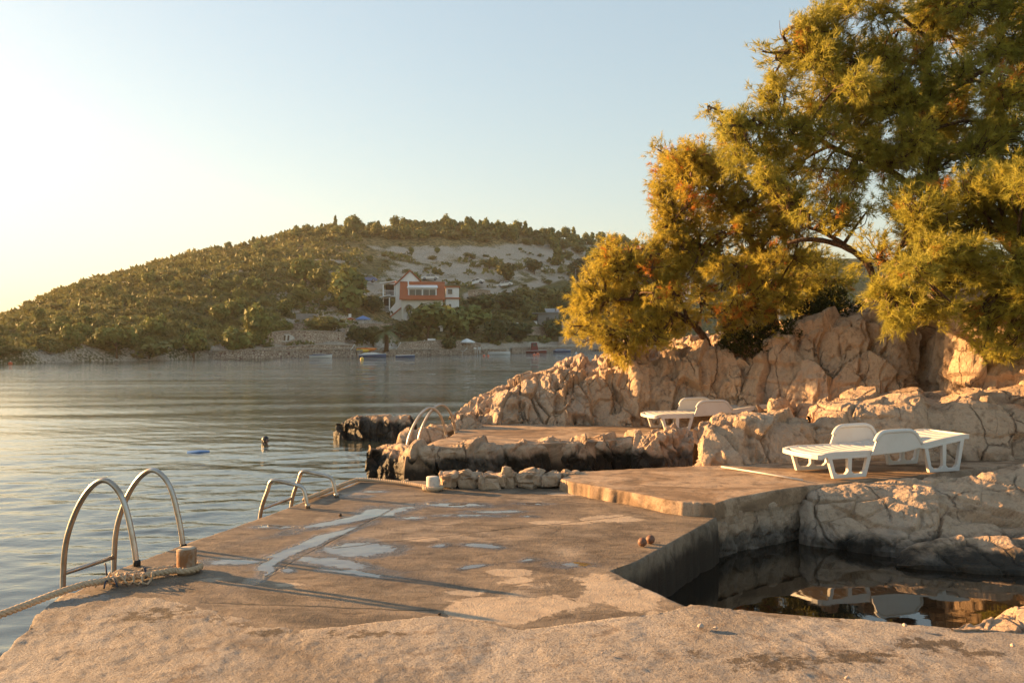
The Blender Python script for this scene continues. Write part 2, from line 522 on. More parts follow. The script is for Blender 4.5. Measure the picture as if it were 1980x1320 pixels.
# ------------------------------------------------------------------ materials of the near shore
def mat_rock(name, light=(0.47, 0.335, 0.225), mid=(0.335, 0.226, 0.143), dark=(0.14, 0.088, 0.054), tide=0.16, tide_n=0.22, streak=0.0):
    t = NT(name)
    n1 = t.noise(1.3, 6, 0.6, None, 0.6); n2 = t.noise(7.0, 7, 0.65); n3 = t.noise(34.0, 6, 0.7)
    c = t.ramp(n1, [(0.30, mid), (0.48, light), (0.64, tuple(x * 1.08 for x in light)), (0.76, mid)])
    c = t.mix(t.ramp(n2, [(0.30, 0.75), (0.46, 0.0)]), c, dark)
    c = t.mix(t.ramp(t.noise(2.6, 5, 0.7, t.pos((1, 1, 0.35))), [(0.56, 0.0), (0.70, 0.55)]), c, (0.27, 0.155, 0.085))
    c = t.mix(t.ramp(n3, [(0.30, 0.45), (0.50, 0.0)]), c, tuple(x * 0.45 for x in mid))
    c = t.mix(t.ramp(t.noise(17.0, 4, 0.6), [(0.66, 0.0), (0.74, 0.5)]), c, (0.20, 0.19, 0.165))
    # black tide band: algae that grows up to a ragged line above the water
    zz = t.math('ADD', t.z(), t.math('MULTIPLY', t.math('SUBTRACT', t.noise(2.2, 5, 0.65, t.pos((1, 1, 0.45))), 0.5), -tide_n * 2.4))
    wet = t.rng(zz, tide - 0.05, tide + 0.07, 1.0, 0.0)
    c = t.mix(wet, c, t.ramp(n2, [(0.3, (0.012, 0.010, 0.007)), (0.6, (0.035, 0.026, 0.016)), (0.8, (0.09, 0.055, 0.03))]))
    # hairline fractures and weathering grey
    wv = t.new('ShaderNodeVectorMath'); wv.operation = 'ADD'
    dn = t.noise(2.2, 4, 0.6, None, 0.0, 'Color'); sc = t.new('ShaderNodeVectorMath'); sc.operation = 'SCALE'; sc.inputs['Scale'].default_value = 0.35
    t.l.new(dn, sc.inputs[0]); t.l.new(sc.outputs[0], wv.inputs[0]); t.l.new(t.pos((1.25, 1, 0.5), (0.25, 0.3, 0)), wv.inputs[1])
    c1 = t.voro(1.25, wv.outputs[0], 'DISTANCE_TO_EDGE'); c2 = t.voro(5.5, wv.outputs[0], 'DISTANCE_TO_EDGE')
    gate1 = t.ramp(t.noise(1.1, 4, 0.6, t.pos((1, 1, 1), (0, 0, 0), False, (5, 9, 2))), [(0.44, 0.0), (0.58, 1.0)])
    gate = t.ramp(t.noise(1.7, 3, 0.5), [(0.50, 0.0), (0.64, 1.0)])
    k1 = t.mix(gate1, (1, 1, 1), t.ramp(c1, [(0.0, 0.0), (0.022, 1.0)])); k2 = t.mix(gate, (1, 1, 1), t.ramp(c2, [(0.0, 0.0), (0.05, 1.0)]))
    c = t.mix(t.math('MULTIPLY', t.math('SUBTRACT', 1.0, k1), 0.5), c, (0.07, 0.045, 0.028))  # dark crack lines: dirt, and crack shade put into the colour
    c = t.mix(t.ramp(t.noise(0.8, 6, 0.7, t.pos((1, 1, 0.5), (0, 0, 0), False, (3, 1, 7))), [(0.52, 0.0), (0.66, 0.55)]), c, (0.36, 0.295, 0.235))
    nb = t.bump(k1, 0.9, 0.05)
    nb = t.bump(k2, 0.6, 0.022, nb)
    nb = t.bump(t.noise(26.0, 8, 0.75), 0.75, 0.04, nb)
    nb = t.bump(t.voro(40.0, None, 'F1'), 0.18, 0.012, nb)
    return t.done(c, t.math('SUBTRACT', 0.92, t.math('MULTIPLY', wet, 0.42)), nb, 0.25)
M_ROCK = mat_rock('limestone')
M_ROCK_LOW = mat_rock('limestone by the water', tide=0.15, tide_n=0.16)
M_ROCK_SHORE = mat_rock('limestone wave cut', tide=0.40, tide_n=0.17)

def mat_deck():
    t = NT('worn concrete deck')
    n1 = t.noise(0.9, 6, 0.6, None, 0.8); n2 = t.noise(5.0, 7, 0.7, t.pos((0.7, 1.6, 1)), 0.5); n3 = t.noise(60, 5, 0.7); n4 = t.noise(14.0, 6, 0.75)
    c = t.ramp(n1, [(0.30, (0.088, 0.068, 0.048)), (0.43, (0.22, 0.168, 0.118)), (0.53, (0.13, 0.10, 0.07)), (0.68, (0.32, 0.258, 0.195))])
    c = t.mix(t.ramp(n2, [(0.38, 0.8), (0.52, 0.0)]), c, (0.075, 0.052, 0.033))
    c = t.mix(t.ramp(t.noise(2.4, 8, 0.78, t.pos((0.5, 1.5, 1), (0, 0, 0.25))), [(0.50, 0.0), (0.62, 0.6)]), c, (0.30, 0.225, 0.15))
    c = t.mix(t.ramp(n4, [(0.60, 0.0), (0.72, 0.55)]), c, (0.36, 0.25, 0.16))
    c = t.mix(t.ramp(n3, [(0.28, 0.5), (0.46, 0.0)]), c, (0.07, 0.045, 0.03))
    pale = t.attr('pale')
    pm = t.ramp(t.math('ADD', pale, t.math('MULTIPLY', t.math('SUBTRACT', t.noise(4.0, 8, 0.75, None, 0.8), 0.5), 1.5)), [(0.46, 0.0), (0.54, 0.85)])
    c = t.mix(pm, c, t.ramp(n2, [(0.3, (0.36, 0.275, 0.195)), (0.7, (0.50, 0.395, 0.285))]))
    damp = t.attr('damp')
    c = t.mix(t.math('MULTIPLY', damp, 0.9), c, (0.055, 0.040, 0.028))
    wet = t.ramp(t.math('ADD', t.attr('wet'), t.math('MULTIPLY', t.math('SUBTRACT', t.noise(7.0, 7, 0.72, t.pos((0.8, 1.0, 1)), 0.6), 0.5), 1.1)), [(0.22, 0.0), (0.62, 1.0)])
    c = t.mix(t.math('MULTIPLY', wet, 0.85), c, (0.075, 0.058, 0.045))
    sep = t.new('ShaderNodeSeparateXYZ'); t.l.new(t.pos(), sep.inputs[0])
    wig = t.math('MULTIPLY', t.math('SUBTRACT', t.noise(6.0, 4, 0.6), 0.5), 0.06)
    joint = None
    for (ax, ay), (bx, by) in [((gr(505, 1118, DZ).x, gr(505, 1118, DZ).y), (gr(762, 982, DZ).x, gr(762, 982, DZ).y)), ((gr(640, 1060, DZ).x, gr(640, 1060, DZ).y), (gr(1235, 995, DZ).x, gr(1235, 995, DZ).y)), ((gr(380, 1165, DZ).x, gr(380, 1165, DZ).y), (gr(860, 1180, DZ).x, gr(860, 1180, DZ).y)), ((gr(700, 940, DZ).x, gr(700, 940, DZ).y), (gr(1150, 975, DZ).x, gr(1150, 975, DZ).y))]:
        dx, dy = bx - ax, by - ay; L_ = math.hypot(dx, dy); nx, ny = -dy / L_, dx / L_
        v_ = t.math('ADD', t.math('MULTIPLY', sep.outputs['X'], nx), t.math('MULTIPLY', sep.outputs['Y'], ny))
        v_ = t.math('ABSOLUTE', t.math('ADD', t.math('SUBTRACT', v_, ax * nx + ay * ny), wig))
        u_ = t.math('ADD', t.math('MULTIPLY', sep.outputs['X'], dx / L_), t.math('MULTIPLY', sep.outputs['Y'], dy / L_))
        u_ = t.math('ABSOLUTE', t.math('SUBTRACT', u_, (ax + bx) / 2 * dx / L_ + (ay + by) / 2 * dy / L_))
        g_ = t.math('MULTIPLY', t.rng(v_, 0.004, 0.014, 1.0, 0.0), t.rng(u_, L_ / 2 - 0.1, L_ / 2, 1.0, 0.0))
        joint = g_ if joint is None else t.math('MAXIMUM', joint, g_)
    c = t.mix(t.math('MULTIPLY', joint, 0.75), c, (0.035, 0.026, 0.018))
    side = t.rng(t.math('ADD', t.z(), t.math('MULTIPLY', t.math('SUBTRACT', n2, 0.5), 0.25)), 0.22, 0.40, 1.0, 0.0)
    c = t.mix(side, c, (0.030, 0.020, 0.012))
    dry = t.math('SUBTRACT', 1.0, wet)
    hh = t.math('MULTIPLY', t.math('ADD', t.math('MULTIPLY', n3, 0.5), n4), dry)
    hh = t.math('SUBTRACT', hh, t.math('MULTIPLY', joint, 1.2))
    nb = t.bump(hh, 0.8, 0.016)
    r = t.math('ADD', t.math('MULTIPLY', dry, 0.66), t.math('ADD', t.math('MULTIPLY', t.math('POWER', n4, 3.0), 0.35), t.math('MULTIPLY', t.math('MULTIPLY', damp, dry), -0.25)))
    return t.done(c, r, nb, t.math('ADD', 0.28, t.math('MULTIPLY', wet, 0.72)))
M_DECK = mat_deck()

def mat_slab():
    t = NT('rough broomed concrete')
    n1 = t.noise(1.1, 6, 0.65, None, 0.7); n2 = t.noise(6.0, 7, 0.7); n3 = t.noise(75, 4, 0.65)
    c = t.ramp(n1, [(0.30, (0.22, 0.188, 0.158)), (0.5, (0.37, 0.325, 0.28)), (0.7, (0.47, 0.42, 0.37))])
    c = t.mix(t.ramp(n2, [(0.34, 0.65), (0.47, 0.0)]), c, (0.165, 0.115, 0.08))
    c = t.mix(t.ramp(n3, [(0.34, 0.75), (0.52, 0.0)]), c, (0.15, 0.11, 0.08))
    c = t.mix(t.ramp(n3, [(0.60, 0.0), (0.72, 0.5)]), c, (0.55, 0.44, 0.33))
    gm = t.ramp(t.math('ADD', t.attr('grime'), t.math('MULTIPLY', t.math('SUBTRACT', t.noise(9.0, 7, 0.78), 0.5), 1.5)), [(0.46, 0.0), (0.56, 1.0)])
    c = t.mix(t.math('MULTIPLY', gm, 0.85), c, t.mix(n3, (0.045, 0.035, 0.024), (0.11, 0.08, 0.055)))
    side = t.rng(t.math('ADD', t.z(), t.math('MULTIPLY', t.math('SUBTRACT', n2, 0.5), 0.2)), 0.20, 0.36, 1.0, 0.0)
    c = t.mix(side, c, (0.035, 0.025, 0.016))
    nb = t.bump(t.math('ADD', t.math('MULTIPLY', n3, 0.8), t.noise(28, 7, 0.75)), 1.0, 0.026)
    return t.done(c, 0.88, nb, 0.25)
M_SLAB = mat_slab()
M_CONC = None
def mat_platform():
    t = NT('weathered concrete platform')
    n1 = t.noise(1.2, 6, 0.65, t.pos((0.7, 1.3, 1)), 0.9); n2 = t.noise(5.5, 7, 0.72); n3 = t.noise(55, 4, 0.65)
    c = t.ramp(n1, [(0.32, (0.14, 0.09, 0.054)), (0.46, (0.25, 0.165, 0.10)), (0.55, (0.40, 0.285, 0.19)), (0.72, (0.32, 0.22, 0.14))])
    c = t.mix(t.ramp(n2, [(0.36, 0.6), (0.48, 0.0)]), c, (0.085, 0.055, 0.035))
    c = t.mix(t.ramp(n3, [(0.30, 0.5), (0.48, 0.0)]), c, (0.11, 0.075, 0.05))
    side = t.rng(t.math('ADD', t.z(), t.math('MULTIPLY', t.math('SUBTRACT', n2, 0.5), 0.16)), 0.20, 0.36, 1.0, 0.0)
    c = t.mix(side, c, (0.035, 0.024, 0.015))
    nb = t.bump(t.math('ADD', t.math('MULTIPLY', n3, 0.4), n2), 0.6, 0.012)
    return t.done(c, 0.85, nb, 0.25)
M_PLAT = mat_platform()

# ------------------------------------------------------------------ concrete slabs
def resample(poly, n):
    P = np.array([tuple(p)[:2] for p in poly], float)
    d = np.concatenate([[0], np.cumsum(np.hypot(*np.diff(P, axis=0).T))])
    s = np.linspace(0, d[-1], n)
    return np.stack([np.interp(s, d, P[:, 0]), np.interp(s, d, P[:, 1])], 1)
def slab(name, A, B, nu, nv, zf, depth, mat, attrs=None, ragged=0.015, same_param=False):
    """top surface between edge polylines A and B, rounded rim, walls down to -depth. zf(x, y) gives the top."""
    if same_param:
        A = np.array(A, float)[:, :2]; B = np.array(B, float)[:, :2]
        s = np.linspace(0, len(A) - 1, nu); k = np.arange(len(A))
        a = np.stack([np.interp(s, k, A[:, i]) for i in (0, 1)], 1); b = np.stack([np.interp(s, k, B[:, i]) for i in (0, 1)], 1)
    else:
        a = resample(A, nu); b = resample(B, nu)
    w = np.linspace(0, 1, nv)[None, :, None]
    G = a[:, None, :] * (1 - w) + b[:, None, :] * w
    # wobble the outline a little
    g3 = np.concatenate([G.reshape(-1, 2), np.zeros((nu * nv, 1))], 1)
    wob = 1.8 * np.stack([fbm(g3 * 2.3, 5, 3, 0.7), fbm(g3 * 2.3, 5, 13, 0.7)], 1).reshape(nu, nv, 2)
    edge = np.zeros((nu, nv)); edge[0] = edge[-1] = 1; edge[:, 0] = edge[:, -1] = 1
    G = G + ragged * wob * edge[:, :, None]
    g3 = np.concatenate([G.reshape(-1, 2), np.zeros((nu * nv, 1))], 1)
    z = zf(g3).reshape(nu, nv)
    T = np.concatenate([G, z[:, :, None]], 2)
    cen = G.reshape(-1, 2).mean(0)
    def pad(T, off, zz, mode):
        Q = np.pad(T, ((1, 1), (1, 1), (0, 0)), mode='edge')
        for sl_, nb in (((0, slice(None)), (2, slice(None))), ((-1, slice(None)), (-3, slice(None))), ((slice(None), 0), (slice(None), 2)), ((slice(None), -1), (slice(None), -3))):
            d = Q[sl_][:, :2] - Q[nb][:, :2]
            L = np.linalg.norm(d, axis=1, keepdims=True); L[L < 1e-6] = 1
            Q[sl_][:, :2] += d / L * off
            Q[sl_][:, 2] = Q[sl_][:, 2] + zz if mode == 'rel' else zz
        return Q
    T = pad(T, 0.008, -0.006, 'rel'); T = pad(T, 0.008, -0.022, 'rel'); 
    T = pad(T, 0.012, -0.12 if depth > 0 else -0.08, 'rel'); T = pad(T, 0.02 if depth > 0 else 0.004, -depth, 'abs')
    mu, mv = T.shape[:2]
    V = T.reshape(-1, 3)
    wall = np.zeros((mu, mv)); wall[:2] = wall[-2:] = 1; wall[:, :2] = wall[:, -2:] = 1
    V[:, :2] += (wall.ravel() * 0.012)[:, None] * np.stack([vnoise(V * 6, 21), vnoise(V * 6, 22)], 1)
    me = np_mesh(name, V, grid_faces(mu, mv))
    bm = bmesh.new(); bm.from_mesh(me); bmesh.ops.recalc_face_normals(bm, faces=bm.faces[:])
    bm.to_mesh(me); bm.free()
    for k, f in (attrs or {}).items():
        set_attr(me, k, f(V))
    o = link(name, me, mat)
    return o

# lower deck: water-side edge and rock-pool edge, from near to far
deckL = [(-2.1, 2.4), (-2.45, 3.9), (-2.66, 4.6), (-2.94, 5.45), (-2.90, 6.1), (-2.80, 6.5), (-2.66, 6.95), (-2.40, 7.85), (-2.16, 8.75), (-1.80, 9.98)]
deckR = [(4.2, 2.4), (4.2, 3.9), (3.1, 4.72), (1.10, 5.24), (0.72, 6.05), (0.90, 6.25), (1.34, 6.92), (1.95, 7.90), (2.0, 8.9), (2.0, 9.9)]
PUD = [(700, 1000, 75, 8, -12, 1), (735, 990, 40, 10, 0, .9), (620, 1045, 62, 9, -20, 1), (550, 1080, 52, 8, -28, .95), (515, 1105, 30, 5, -30, .8), (705, 1062, 78, 15, 0, 1),
       (650, 1088, 70, 14, 10, .85), (700, 1108, 60, 8, 8, .8), (450, 1084, 70, 7, 0, .9), (870, 977, 85, 3.5, 0, 1), (960, 988, 60, 3.5, 0, .8), (1030, 973, 40, 3, 0, .75),
       (860, 1057, 22, 4, 0, .85), (938, 1055, 36, 5, 0, .95), (910, 1098, 24, 6, -10, .95), (1030, 1081, 22, 4, 0, .8), (1110, 1092, 46, 6, 0, .9), (540, 1018, 50, 4, 0, .8),
       (560, 1032, 26, 4, 0, .7), (720, 951, 40, 2.6, 0, .8), (690, 960, 45, 3, 0, .6), (900, 996, 90, 3, 0, .7), (800, 1001, 35, 4, 0, .8), (590, 1062, 20, 4, 0, .7), (560, 1100, 18, 5, 0, .8), (1020, 998, 22, 2.5, 0, .75)]
def puddle(V):
    n = np.stack([V[:, 0], V[:, 1], np.zeros(len(V))], 1)
    q = V[:, :2] + 0.10 * np.stack([fbm(n * 2.2, 3, 31), fbm(n * 2.2, 3, 32)], 1)
    r = np.zeros(len(V))
    for x, y, rx, ry, a, s in PUD:
        c = gr(x, y, DZ); ex = gr(x + rx, y, DZ) - c
        ry_w = (gr(x, y - ry, DZ) - gr(x, y + ry, DZ)).y / 2
        # tilt given in photo degrees, turned into plan by the foreshortening
        d = gr(x + 20 * math.cos(math.radians(a)), y + 20 * math.sin(math.radians(a)), DZ) - c
        th = math.atan2(d.y, d.x) if a else 0.0
        L = 1.15 * ex.length * (1 + 1.6 * abs(math.sin(th)))
        W = 1.2 * max(0.06, min(ry_w, 0.32)) * (0.6 if a else 1)
        dx = q[:, 0] - c.x; dy = q[:, 1] - c.y
        u = dx * math.cos(th) + dy * math.sin(th); v = -dx * math.sin(th) + dy * math.cos(th)
        r = np.maximum(r, s * np.exp(-((u / L) ** 2 + (v / W) ** 2)))
    return np.clip(r, 0, 1) * (V[:, 2] > DZ - 0.03)
def palef(V):
    n = np.stack([V[:, 0], V[:, 1], np.zeros(len(V))], 1)
    r = np.zeros(len(V))
    for x, y, rx, ry in [(1180, 1003, 60, 9), (820, 1042, 40, 6), (1080, 1010, 70, 4), (985, 1105, 50, 8), (1020, 1130, 90, 18), (1140, 1135, 110, 30), (900, 1145, 70, 8), (690, 955, 50, 5), (560, 1130, 60, 6), (380, 1120, 60, 10), (1000, 1170, 160, 30), (930, 1160, 90, 8), (1240, 1160, 80, 30), (1100, 955, 40, 4)]:
        c = gr(x, y, DZ); L = (gr(x + rx, y, DZ) - c).length; W = (gr(x, y - ry, DZ) - gr(x, y + ry, DZ)).y / 2
        r = np.maximum(r, np.exp(-(((V[:, 0] - c.x) / L) ** 2 + ((V[:, 1] - c.y) / W) ** 2)))
    return np.clip(r * (0.85 + 0.8 * fbm(n * 3, 4, 60)), 0, 1)
def dampf(V):
    n = np.stack([V[:, 0], V[:, 1], np.zeros(len(V))], 1)
    w = puddle(V)
    return np.clip(1.1 * w ** 0.4 * (0.65 + 0.5 * fbm(n * 4, 3, 70)) + 0.25 * np.clip(fbm(n * 1.1, 3, 71), 0, 1), 0, 1)
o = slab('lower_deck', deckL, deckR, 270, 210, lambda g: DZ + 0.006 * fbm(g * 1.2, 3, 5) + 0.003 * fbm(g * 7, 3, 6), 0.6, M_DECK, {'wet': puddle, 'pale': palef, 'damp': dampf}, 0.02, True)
tag(o, kind='structure')
# rough slab in the foreground, poured over the deck with a ragged front
slF = [(-2.985, 5.50), (-2.62, 5.46), (-2.26, 5.38), (-1.81, 5.12), (-1.40, 4.86), (-1.23, 4.80), (-0.88, 4.91), (-0.45, 5.07), (0.05, 4.82), (0.48, 4.94), (1.00, 5.17), (1.14, 5.27), (1.38, 5.155), (1.76, 5.055), (2.5, 4.87), (3.1, 4.73), (4.2, 3.95)]
slN = [(-2.2, 2.42)] + [(-2.2 + 6.4 * i / 15, 2.42) for i in range(1, 16)] + [(4.2, 2.42)]
def grimef(V):
    r = np.zeros(len(V))
    for x, y, rx, ry in [(1500, 1285, 170, 30), (1650, 1275, 140, 24), (1800, 1250, 130, 26), (1350, 1270, 60, 14), (700, 1230, 130, 16), (520, 1225, 90, 14), (300, 1190, 120, 26), (1900, 1265, 120, 16)]:
        c = gr(x, y, DZ); L = (gr(x + rx, y, DZ) - c).length; W = (gr(x, y - ry, DZ) - gr(x, y + ry, DZ)).y / 2
        r = np.maximum(r, np.exp(-(((V[:, 0] - c.x) / L) ** 2 + ((V[:, 1] - c.y) / W) ** 2)))
    return r * (0.62 if True else 1)
def slab_z(g):
    far = np.interp(g[:, 0], [p[0] for p in slF], [p[1] for p in slF])
    thin = sstep(0.0, 0.30, far - g[:, 1])
    return DZ + 0.003 + 0.009 * thin + 0.010 * fbm(g * 1.6, 3, 15) * thin + 0.006 * fbm(g * 9, 4, 16) + 0.004 * fbm(g * 30, 2, 17)
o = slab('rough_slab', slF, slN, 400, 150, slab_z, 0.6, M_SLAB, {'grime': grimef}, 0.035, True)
tag(o, kind='structure')
# platform with the near lounger
pf = [(0.55, 9.30), (0.62, 9.16), (1.1, 8.63), (1.65, 8.02), (1.98, 7.96), (2.16, 8.17), (3.23, 8.93), (5.04, 9.73), (6.53, 10.54), (8.6, 11.7)]
pb = [(0.75, 9.85), (0.9, 9.90), (1.7, 10.1), (2.2, 10.25), (2.6, 10.35), (3.0, 10.6), (3.6, 10.9), (6.0, 11.4), (7.2, 11.8), (9.2, 12.6)]
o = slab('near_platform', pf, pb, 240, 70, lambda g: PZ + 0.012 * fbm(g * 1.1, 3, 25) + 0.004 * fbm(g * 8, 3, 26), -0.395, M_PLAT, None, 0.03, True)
tag(o, kind='structure')
# platform with the far lounger
cf = [(-1.50, 11.95), (-1.36, 12.0), (-0.9, 12.05), (-0.3, 12.2), (0.35, 12.5), (1.3, 12.75), (2.0, 13.0), (3.1, 13.3), (5.2, 13.6)]
cb = [(-1.45, 12.5), (-1.15, 13.1), (-1.0, 13.6), (-0.85, 15.6), (0.35, 15.7), (1.3, 15.6), (2.2, 15.5), (3.3, 15.4), (5.6, 15.2)]
def far_z(g):
    return PZ - 0.10 * (1 - sstep(-1.55, -1.1, g[:, 0])) + 0.016 * fbm(g * 1.1, 3, 35) + 0.005 * fbm(g * 7, 3, 36)
o = slab('far_platform', cf, cb, 230, 90, far_z, 0.5, M_PLAT, None, 0.05, True)
tag(o, kind='structure')

# ------------------------------------------------------------------ rock
def _cells(P, seed, size, aniso, tilt, warp, bias=0.0):
    sh = P.copy(); sh[:, 0] += tilt * P[:, 2]; sh[:, 2] += 0.25 * P[:, 0]
    q = (sh + warp) * np.array(aniso) / size
    f1, f2, h, c = worley(q, seed)
    k = (h * 99991).astype(np.int64); z0 = np.zeros(len(P), np.int64)
    tv = np.stack([_h(k, z0, z0, seed + j) - 0.5 for j in (5, 6, 7)], 1)
    return f2 - f1, (h - 0.5) + 1.5 * np.sum(tv * (q - c), 1) + bias * (q - c)[:, 0], h
def rock_disp(P, seed, size=0.5, block=0.10, crack=0.07, flute=0.05, fine=0.03, tilt=0.3, aniso=(1.0, 1.0, 0.55), erode=0.0, bias=0.65, bed=0.03):
    warp = np.stack([fbm(P * 1.7, 3, seed + 60), fbm(P * 1.7, 3, seed + 70), fbm(P * 1.7, 3, seed + 80)], 1)
    e1, d1, h1 = _cells(P, seed, size, aniso, tilt, 0.16 * size * warp, bias)
    e2, d2, h2 = _cells(P, seed + 20, size * 0.42, aniso, tilt, 0.10 * size * warp, bias)
    sel = sstep(-0.1, 0.3, fbm(P * 1.1, 2, seed + 33))
    d = block * d1 + block * 0.40 * (0.25 + 0.75 * sel) * d2
    open_ = sstep(-0.25, 0.35, vnoise(P * 1.6, seed + 35))
    d -= crack * open_ * (1 - sstep(0.0, 0.055, e1))
    d -= crack * 0.45 * sel * (1 - sstep(0.0, 0.05, e2))
    sh = P.copy(); sh[:, 0] += tilt * P[:, 2]
    d += flute * (ridged((sh + 0.15 * warp) * np.array([2.2, 2.2, 0.7]), 3, seed + 40) ** 3 * 0.6 + 0.6 * ridged(sh * np.array([1.4, 1.4, 0.5]), 2, seed + 43))
    if erode:
        pit = fbm(P * np.array([4.6, 4.6, 2.2]), 3, seed + 90)
        d -= erode * sstep(0.16, 0.50, pit)
    bz = (P[:, 2] + 0.18 * P[:, 0] + 0.10 * P[:, 1] + 0.12 * fbm(P * 1.3, 3, seed + 120)) / 0.34
    bf = bz - np.floor(bz); bh = _h(np.floor(bz).astype(np.int64), np.zeros(len(P), np.int64), np.zeros(len(P), np.int64), seed + 9)
    d += bed * sstep(-0.15, 0.3, vnoise(P * 0.9, seed + 121)) * ((bh - 0.5) * 1.6 + 0.5 * (1 - bf) - 1.2 * (1 - sstep(0.0, 0.07, bf)))
    d += fine * 0.8 * fbm(P * 5.0, 5, seed + 50, 0.62) - fine * 1.0 * np.abs(fbm(P * 13.0, 4, seed + 55, 0.6))
    return d

def loft_rock(name, st, nu, nv, mat, seed, parent=None, back=0.45, **kw):
    """st: stations along the rock, each a list of section points (world), front foot ... top ... back foot"""
    S = np.array([[tuple(p) for p in s] for s in st], float)      # (k, m, 3)
    k, m = S.shape[:2]
    # even spacing along the stations by mean distance
    du = np.concatenate([[0], np.cumsum(np.linalg.norm(np.diff(S, axis=0), axis=2).mean(1) + 1e-4)])
    u = np.interp(np.linspace(0, du[-1], nu), du, np.arange(k))
    dv = np.concatenate([[0], np.cumsum(np.linalg.norm(np.diff(S, axis=1), axis=2).max(0) * np.array([0.3] + [1.0] * (m - 4) + [back, 0.15]) + 1e-4)])
    v = np.interp(np.linspace(0, dv[-1], nv), dv, np.arange(m))
    A = np.stack([_cr(S[:, j, :], u) for j in range(m)], 1)        # (nu, m, 3)
    Gd = np.stack([_cr(A[i], v) for i in range(nu)], 0)            # (nu, nv, 3)
    gu = np.gradient(Gd, axis=0); gv = np.gradient(Gd, axis=1)
    N = np.cross(gu, gv)
    N /= np.linalg.norm(N, axis=2, keepdims=True) + 1e-9
    V = Gd.reshape(-1, 3); Nf = N.reshape(-1, 3)
    d = rock_disp(V, seed, **kw).reshape(nu, nv)
    for _ in range(1):                                             # weathered edges
        e = np.pad(d, 1, mode='edge')
        d = 0.4 * d + 0.15 * (e[2:, 1:-1] + e[:-2, 1:-1] + e[1:-1, 2:] + e[1:-1, :-2])
    d = d.ravel() - d.mean()
    V = V + Nf * d[:, None]
    me = np_mesh(name, V, grid_faces(nu, nv), False)
    o = link(name, me, mat, parent)
    return o

def sec(x, yb, yt, Yb, Yt, Yback, zback=None, lean=0.5, zb=None):
    """a cross-section at bearing x: foot at yb (depth Yb), brow at yt (depth Yt), back of the top at Yback"""
    f = at(x, yb, Yb) if zb is None else Vector(((x - 990) / FPX * Yb, Yb, zb))
    tp = at(x, yt, Yt)
    Yk = Yback
    kx = (x - 990) / FPX
    bk = Vector((kx * Yk, Yk, tp.z + 0.05 if zback is None else zback))
    lo = f + Vector((0, 0, -0.45))
    m1 = f.lerp(tp, 0.35) + Vector((0, -0.05 * lean, 0)); m2 = f.lerp(tp, 0.75) + Vector((0, -0.12 * lean, 0))
    t2 = tp.lerp(bk, 0.3) + Vector((0, 0, 0.06))
    foot = Vector((kx * (Yk + 0.8), Yk + 0.8, -0.6))
    return [lo, f, m1, m2, tp, t2, bk, foot]

# sunlit ridge at the back of the far platform
R = [(872, 822, 815, 15.4, 15.6, 16.0), (900, 823, 806, 15.4, 15.8, 16.4), (945, 824, 786, 15.45, 15.95, 17.0), (1000, 824, 757, 15.45, 15.95, 17.4), (1060, 825, 741, 15.4, 15.95, 17.8), (1130, 826, 728, 15.3, 15.9, 18.0), (1195, 827, 711, 15.2, 15.8, 18.2), (1228, 828, 687, 15.15, 15.7, 18.2), (1262, 829, 703, 15.1, 15.8, 18.4), (1300, 829, 690, 15.0, 15.7, 18.6), (1345, 831, 679, 14.9, 15.6, 18.8), (1400, 833, 672, 14.8, 15.5, 19.0), (1450, 835, 676, 14.7, 15.7, 19.0), (1500, 837, 668, 14.7, 16.3, 19.0), (1560, 838, 650, 14.9, 17.0, 19.0)]
o = loft_rock('sunlit_rock_ridge', [sec(*r) for r in R], 500, 150, M_ROCK, 3, size=0.55, block=0.18, crack=0.11, flute=0.12, fine=0.045, tilt=0.15, aniso=(1.0, 1.0, 0.5), erode=0.13)
tag(o, kind='structure')
# tall shaded cliff under the pines and its sunlit buttress at the right
Cc = [(1425, 838, 700, 14.7, 15.3, 18.5), (1470, 840, 682, 14.4, 15.0, 18.5), (1530, 840, 640, 14.0, 14.7, 18.5), (1600, 840, 622, 13.7, 14.5, 18.5), (1670, 840, 606, 13.5, 14.3, 18.5), (1730, 840, 600, 13.4, 14.2, 18.5), (1765, 842, 597, 13.7, 14.5, 18.5), (1800, 844, 590, 13.5, 14.2, 18.5), (1835, 846, 580, 12.7, 13.4, 18.5),
      (1870, 850, 576, 12.2, 13.0, 18.5), (1930, 855, 590, 11.9, 12.8, 18.5), (1990, 860, 596, 11.6, 12.7, 18.5), (2080, 870, 590, 11.4, 12.6, 18.5), (2250, 880, 570, 11.2, 12.4, 18.5), (2500, 890, 560, 11.2, 12.4, 18.5)]
o = loft_rock('shaded_rock_cliff', [sec(*r) for r in Cc], 520, 190, M_ROCK, 19, size=0.72, block=0.22, crack=0.16, flute=0.05, fine=0.03, tilt=-0.25, aniso=(1.0, 1.0, 0.72), erode=0.05, bed=0.07)
tag(o, kind='structure')
# low ledge in front of the cliff, behind the near lounger
Lg = [(1568, 882, 842, 11.0, 11.2, 12.2), (1600, 884, 818, 10.95, 11.25, 12.8), (1650, 886, 800, 10.9, 11.3, 13.2), (1710, 887, 792, 10.85, 11.3, 13.2), (1775, 888, 786, 10.8, 11.2, 13.0), (1800, 888, 797, 10.85, 11.3, 12.8), (1870, 889, 788, 10.8, 11.3, 12.4), (1950, 890, 782, 10.8, 11.3, 12.2), (2050, 890, 770, 10.9, 11.3, 12.2), (2200, 890, 750, 11.0, 11.4, 12.2)]
o = loft_rock('rock_ledge', [sec(*r) for r in Lg], 330, 130, M_ROCK, 41, back=1.0, size=0.8, block=0.12, crack=0.10, flute=0.03, fine=0.025, tilt=0.1, aniso=(0.7, 1.0, 1.0), bed=0.05)
tag(o, kind='structure')
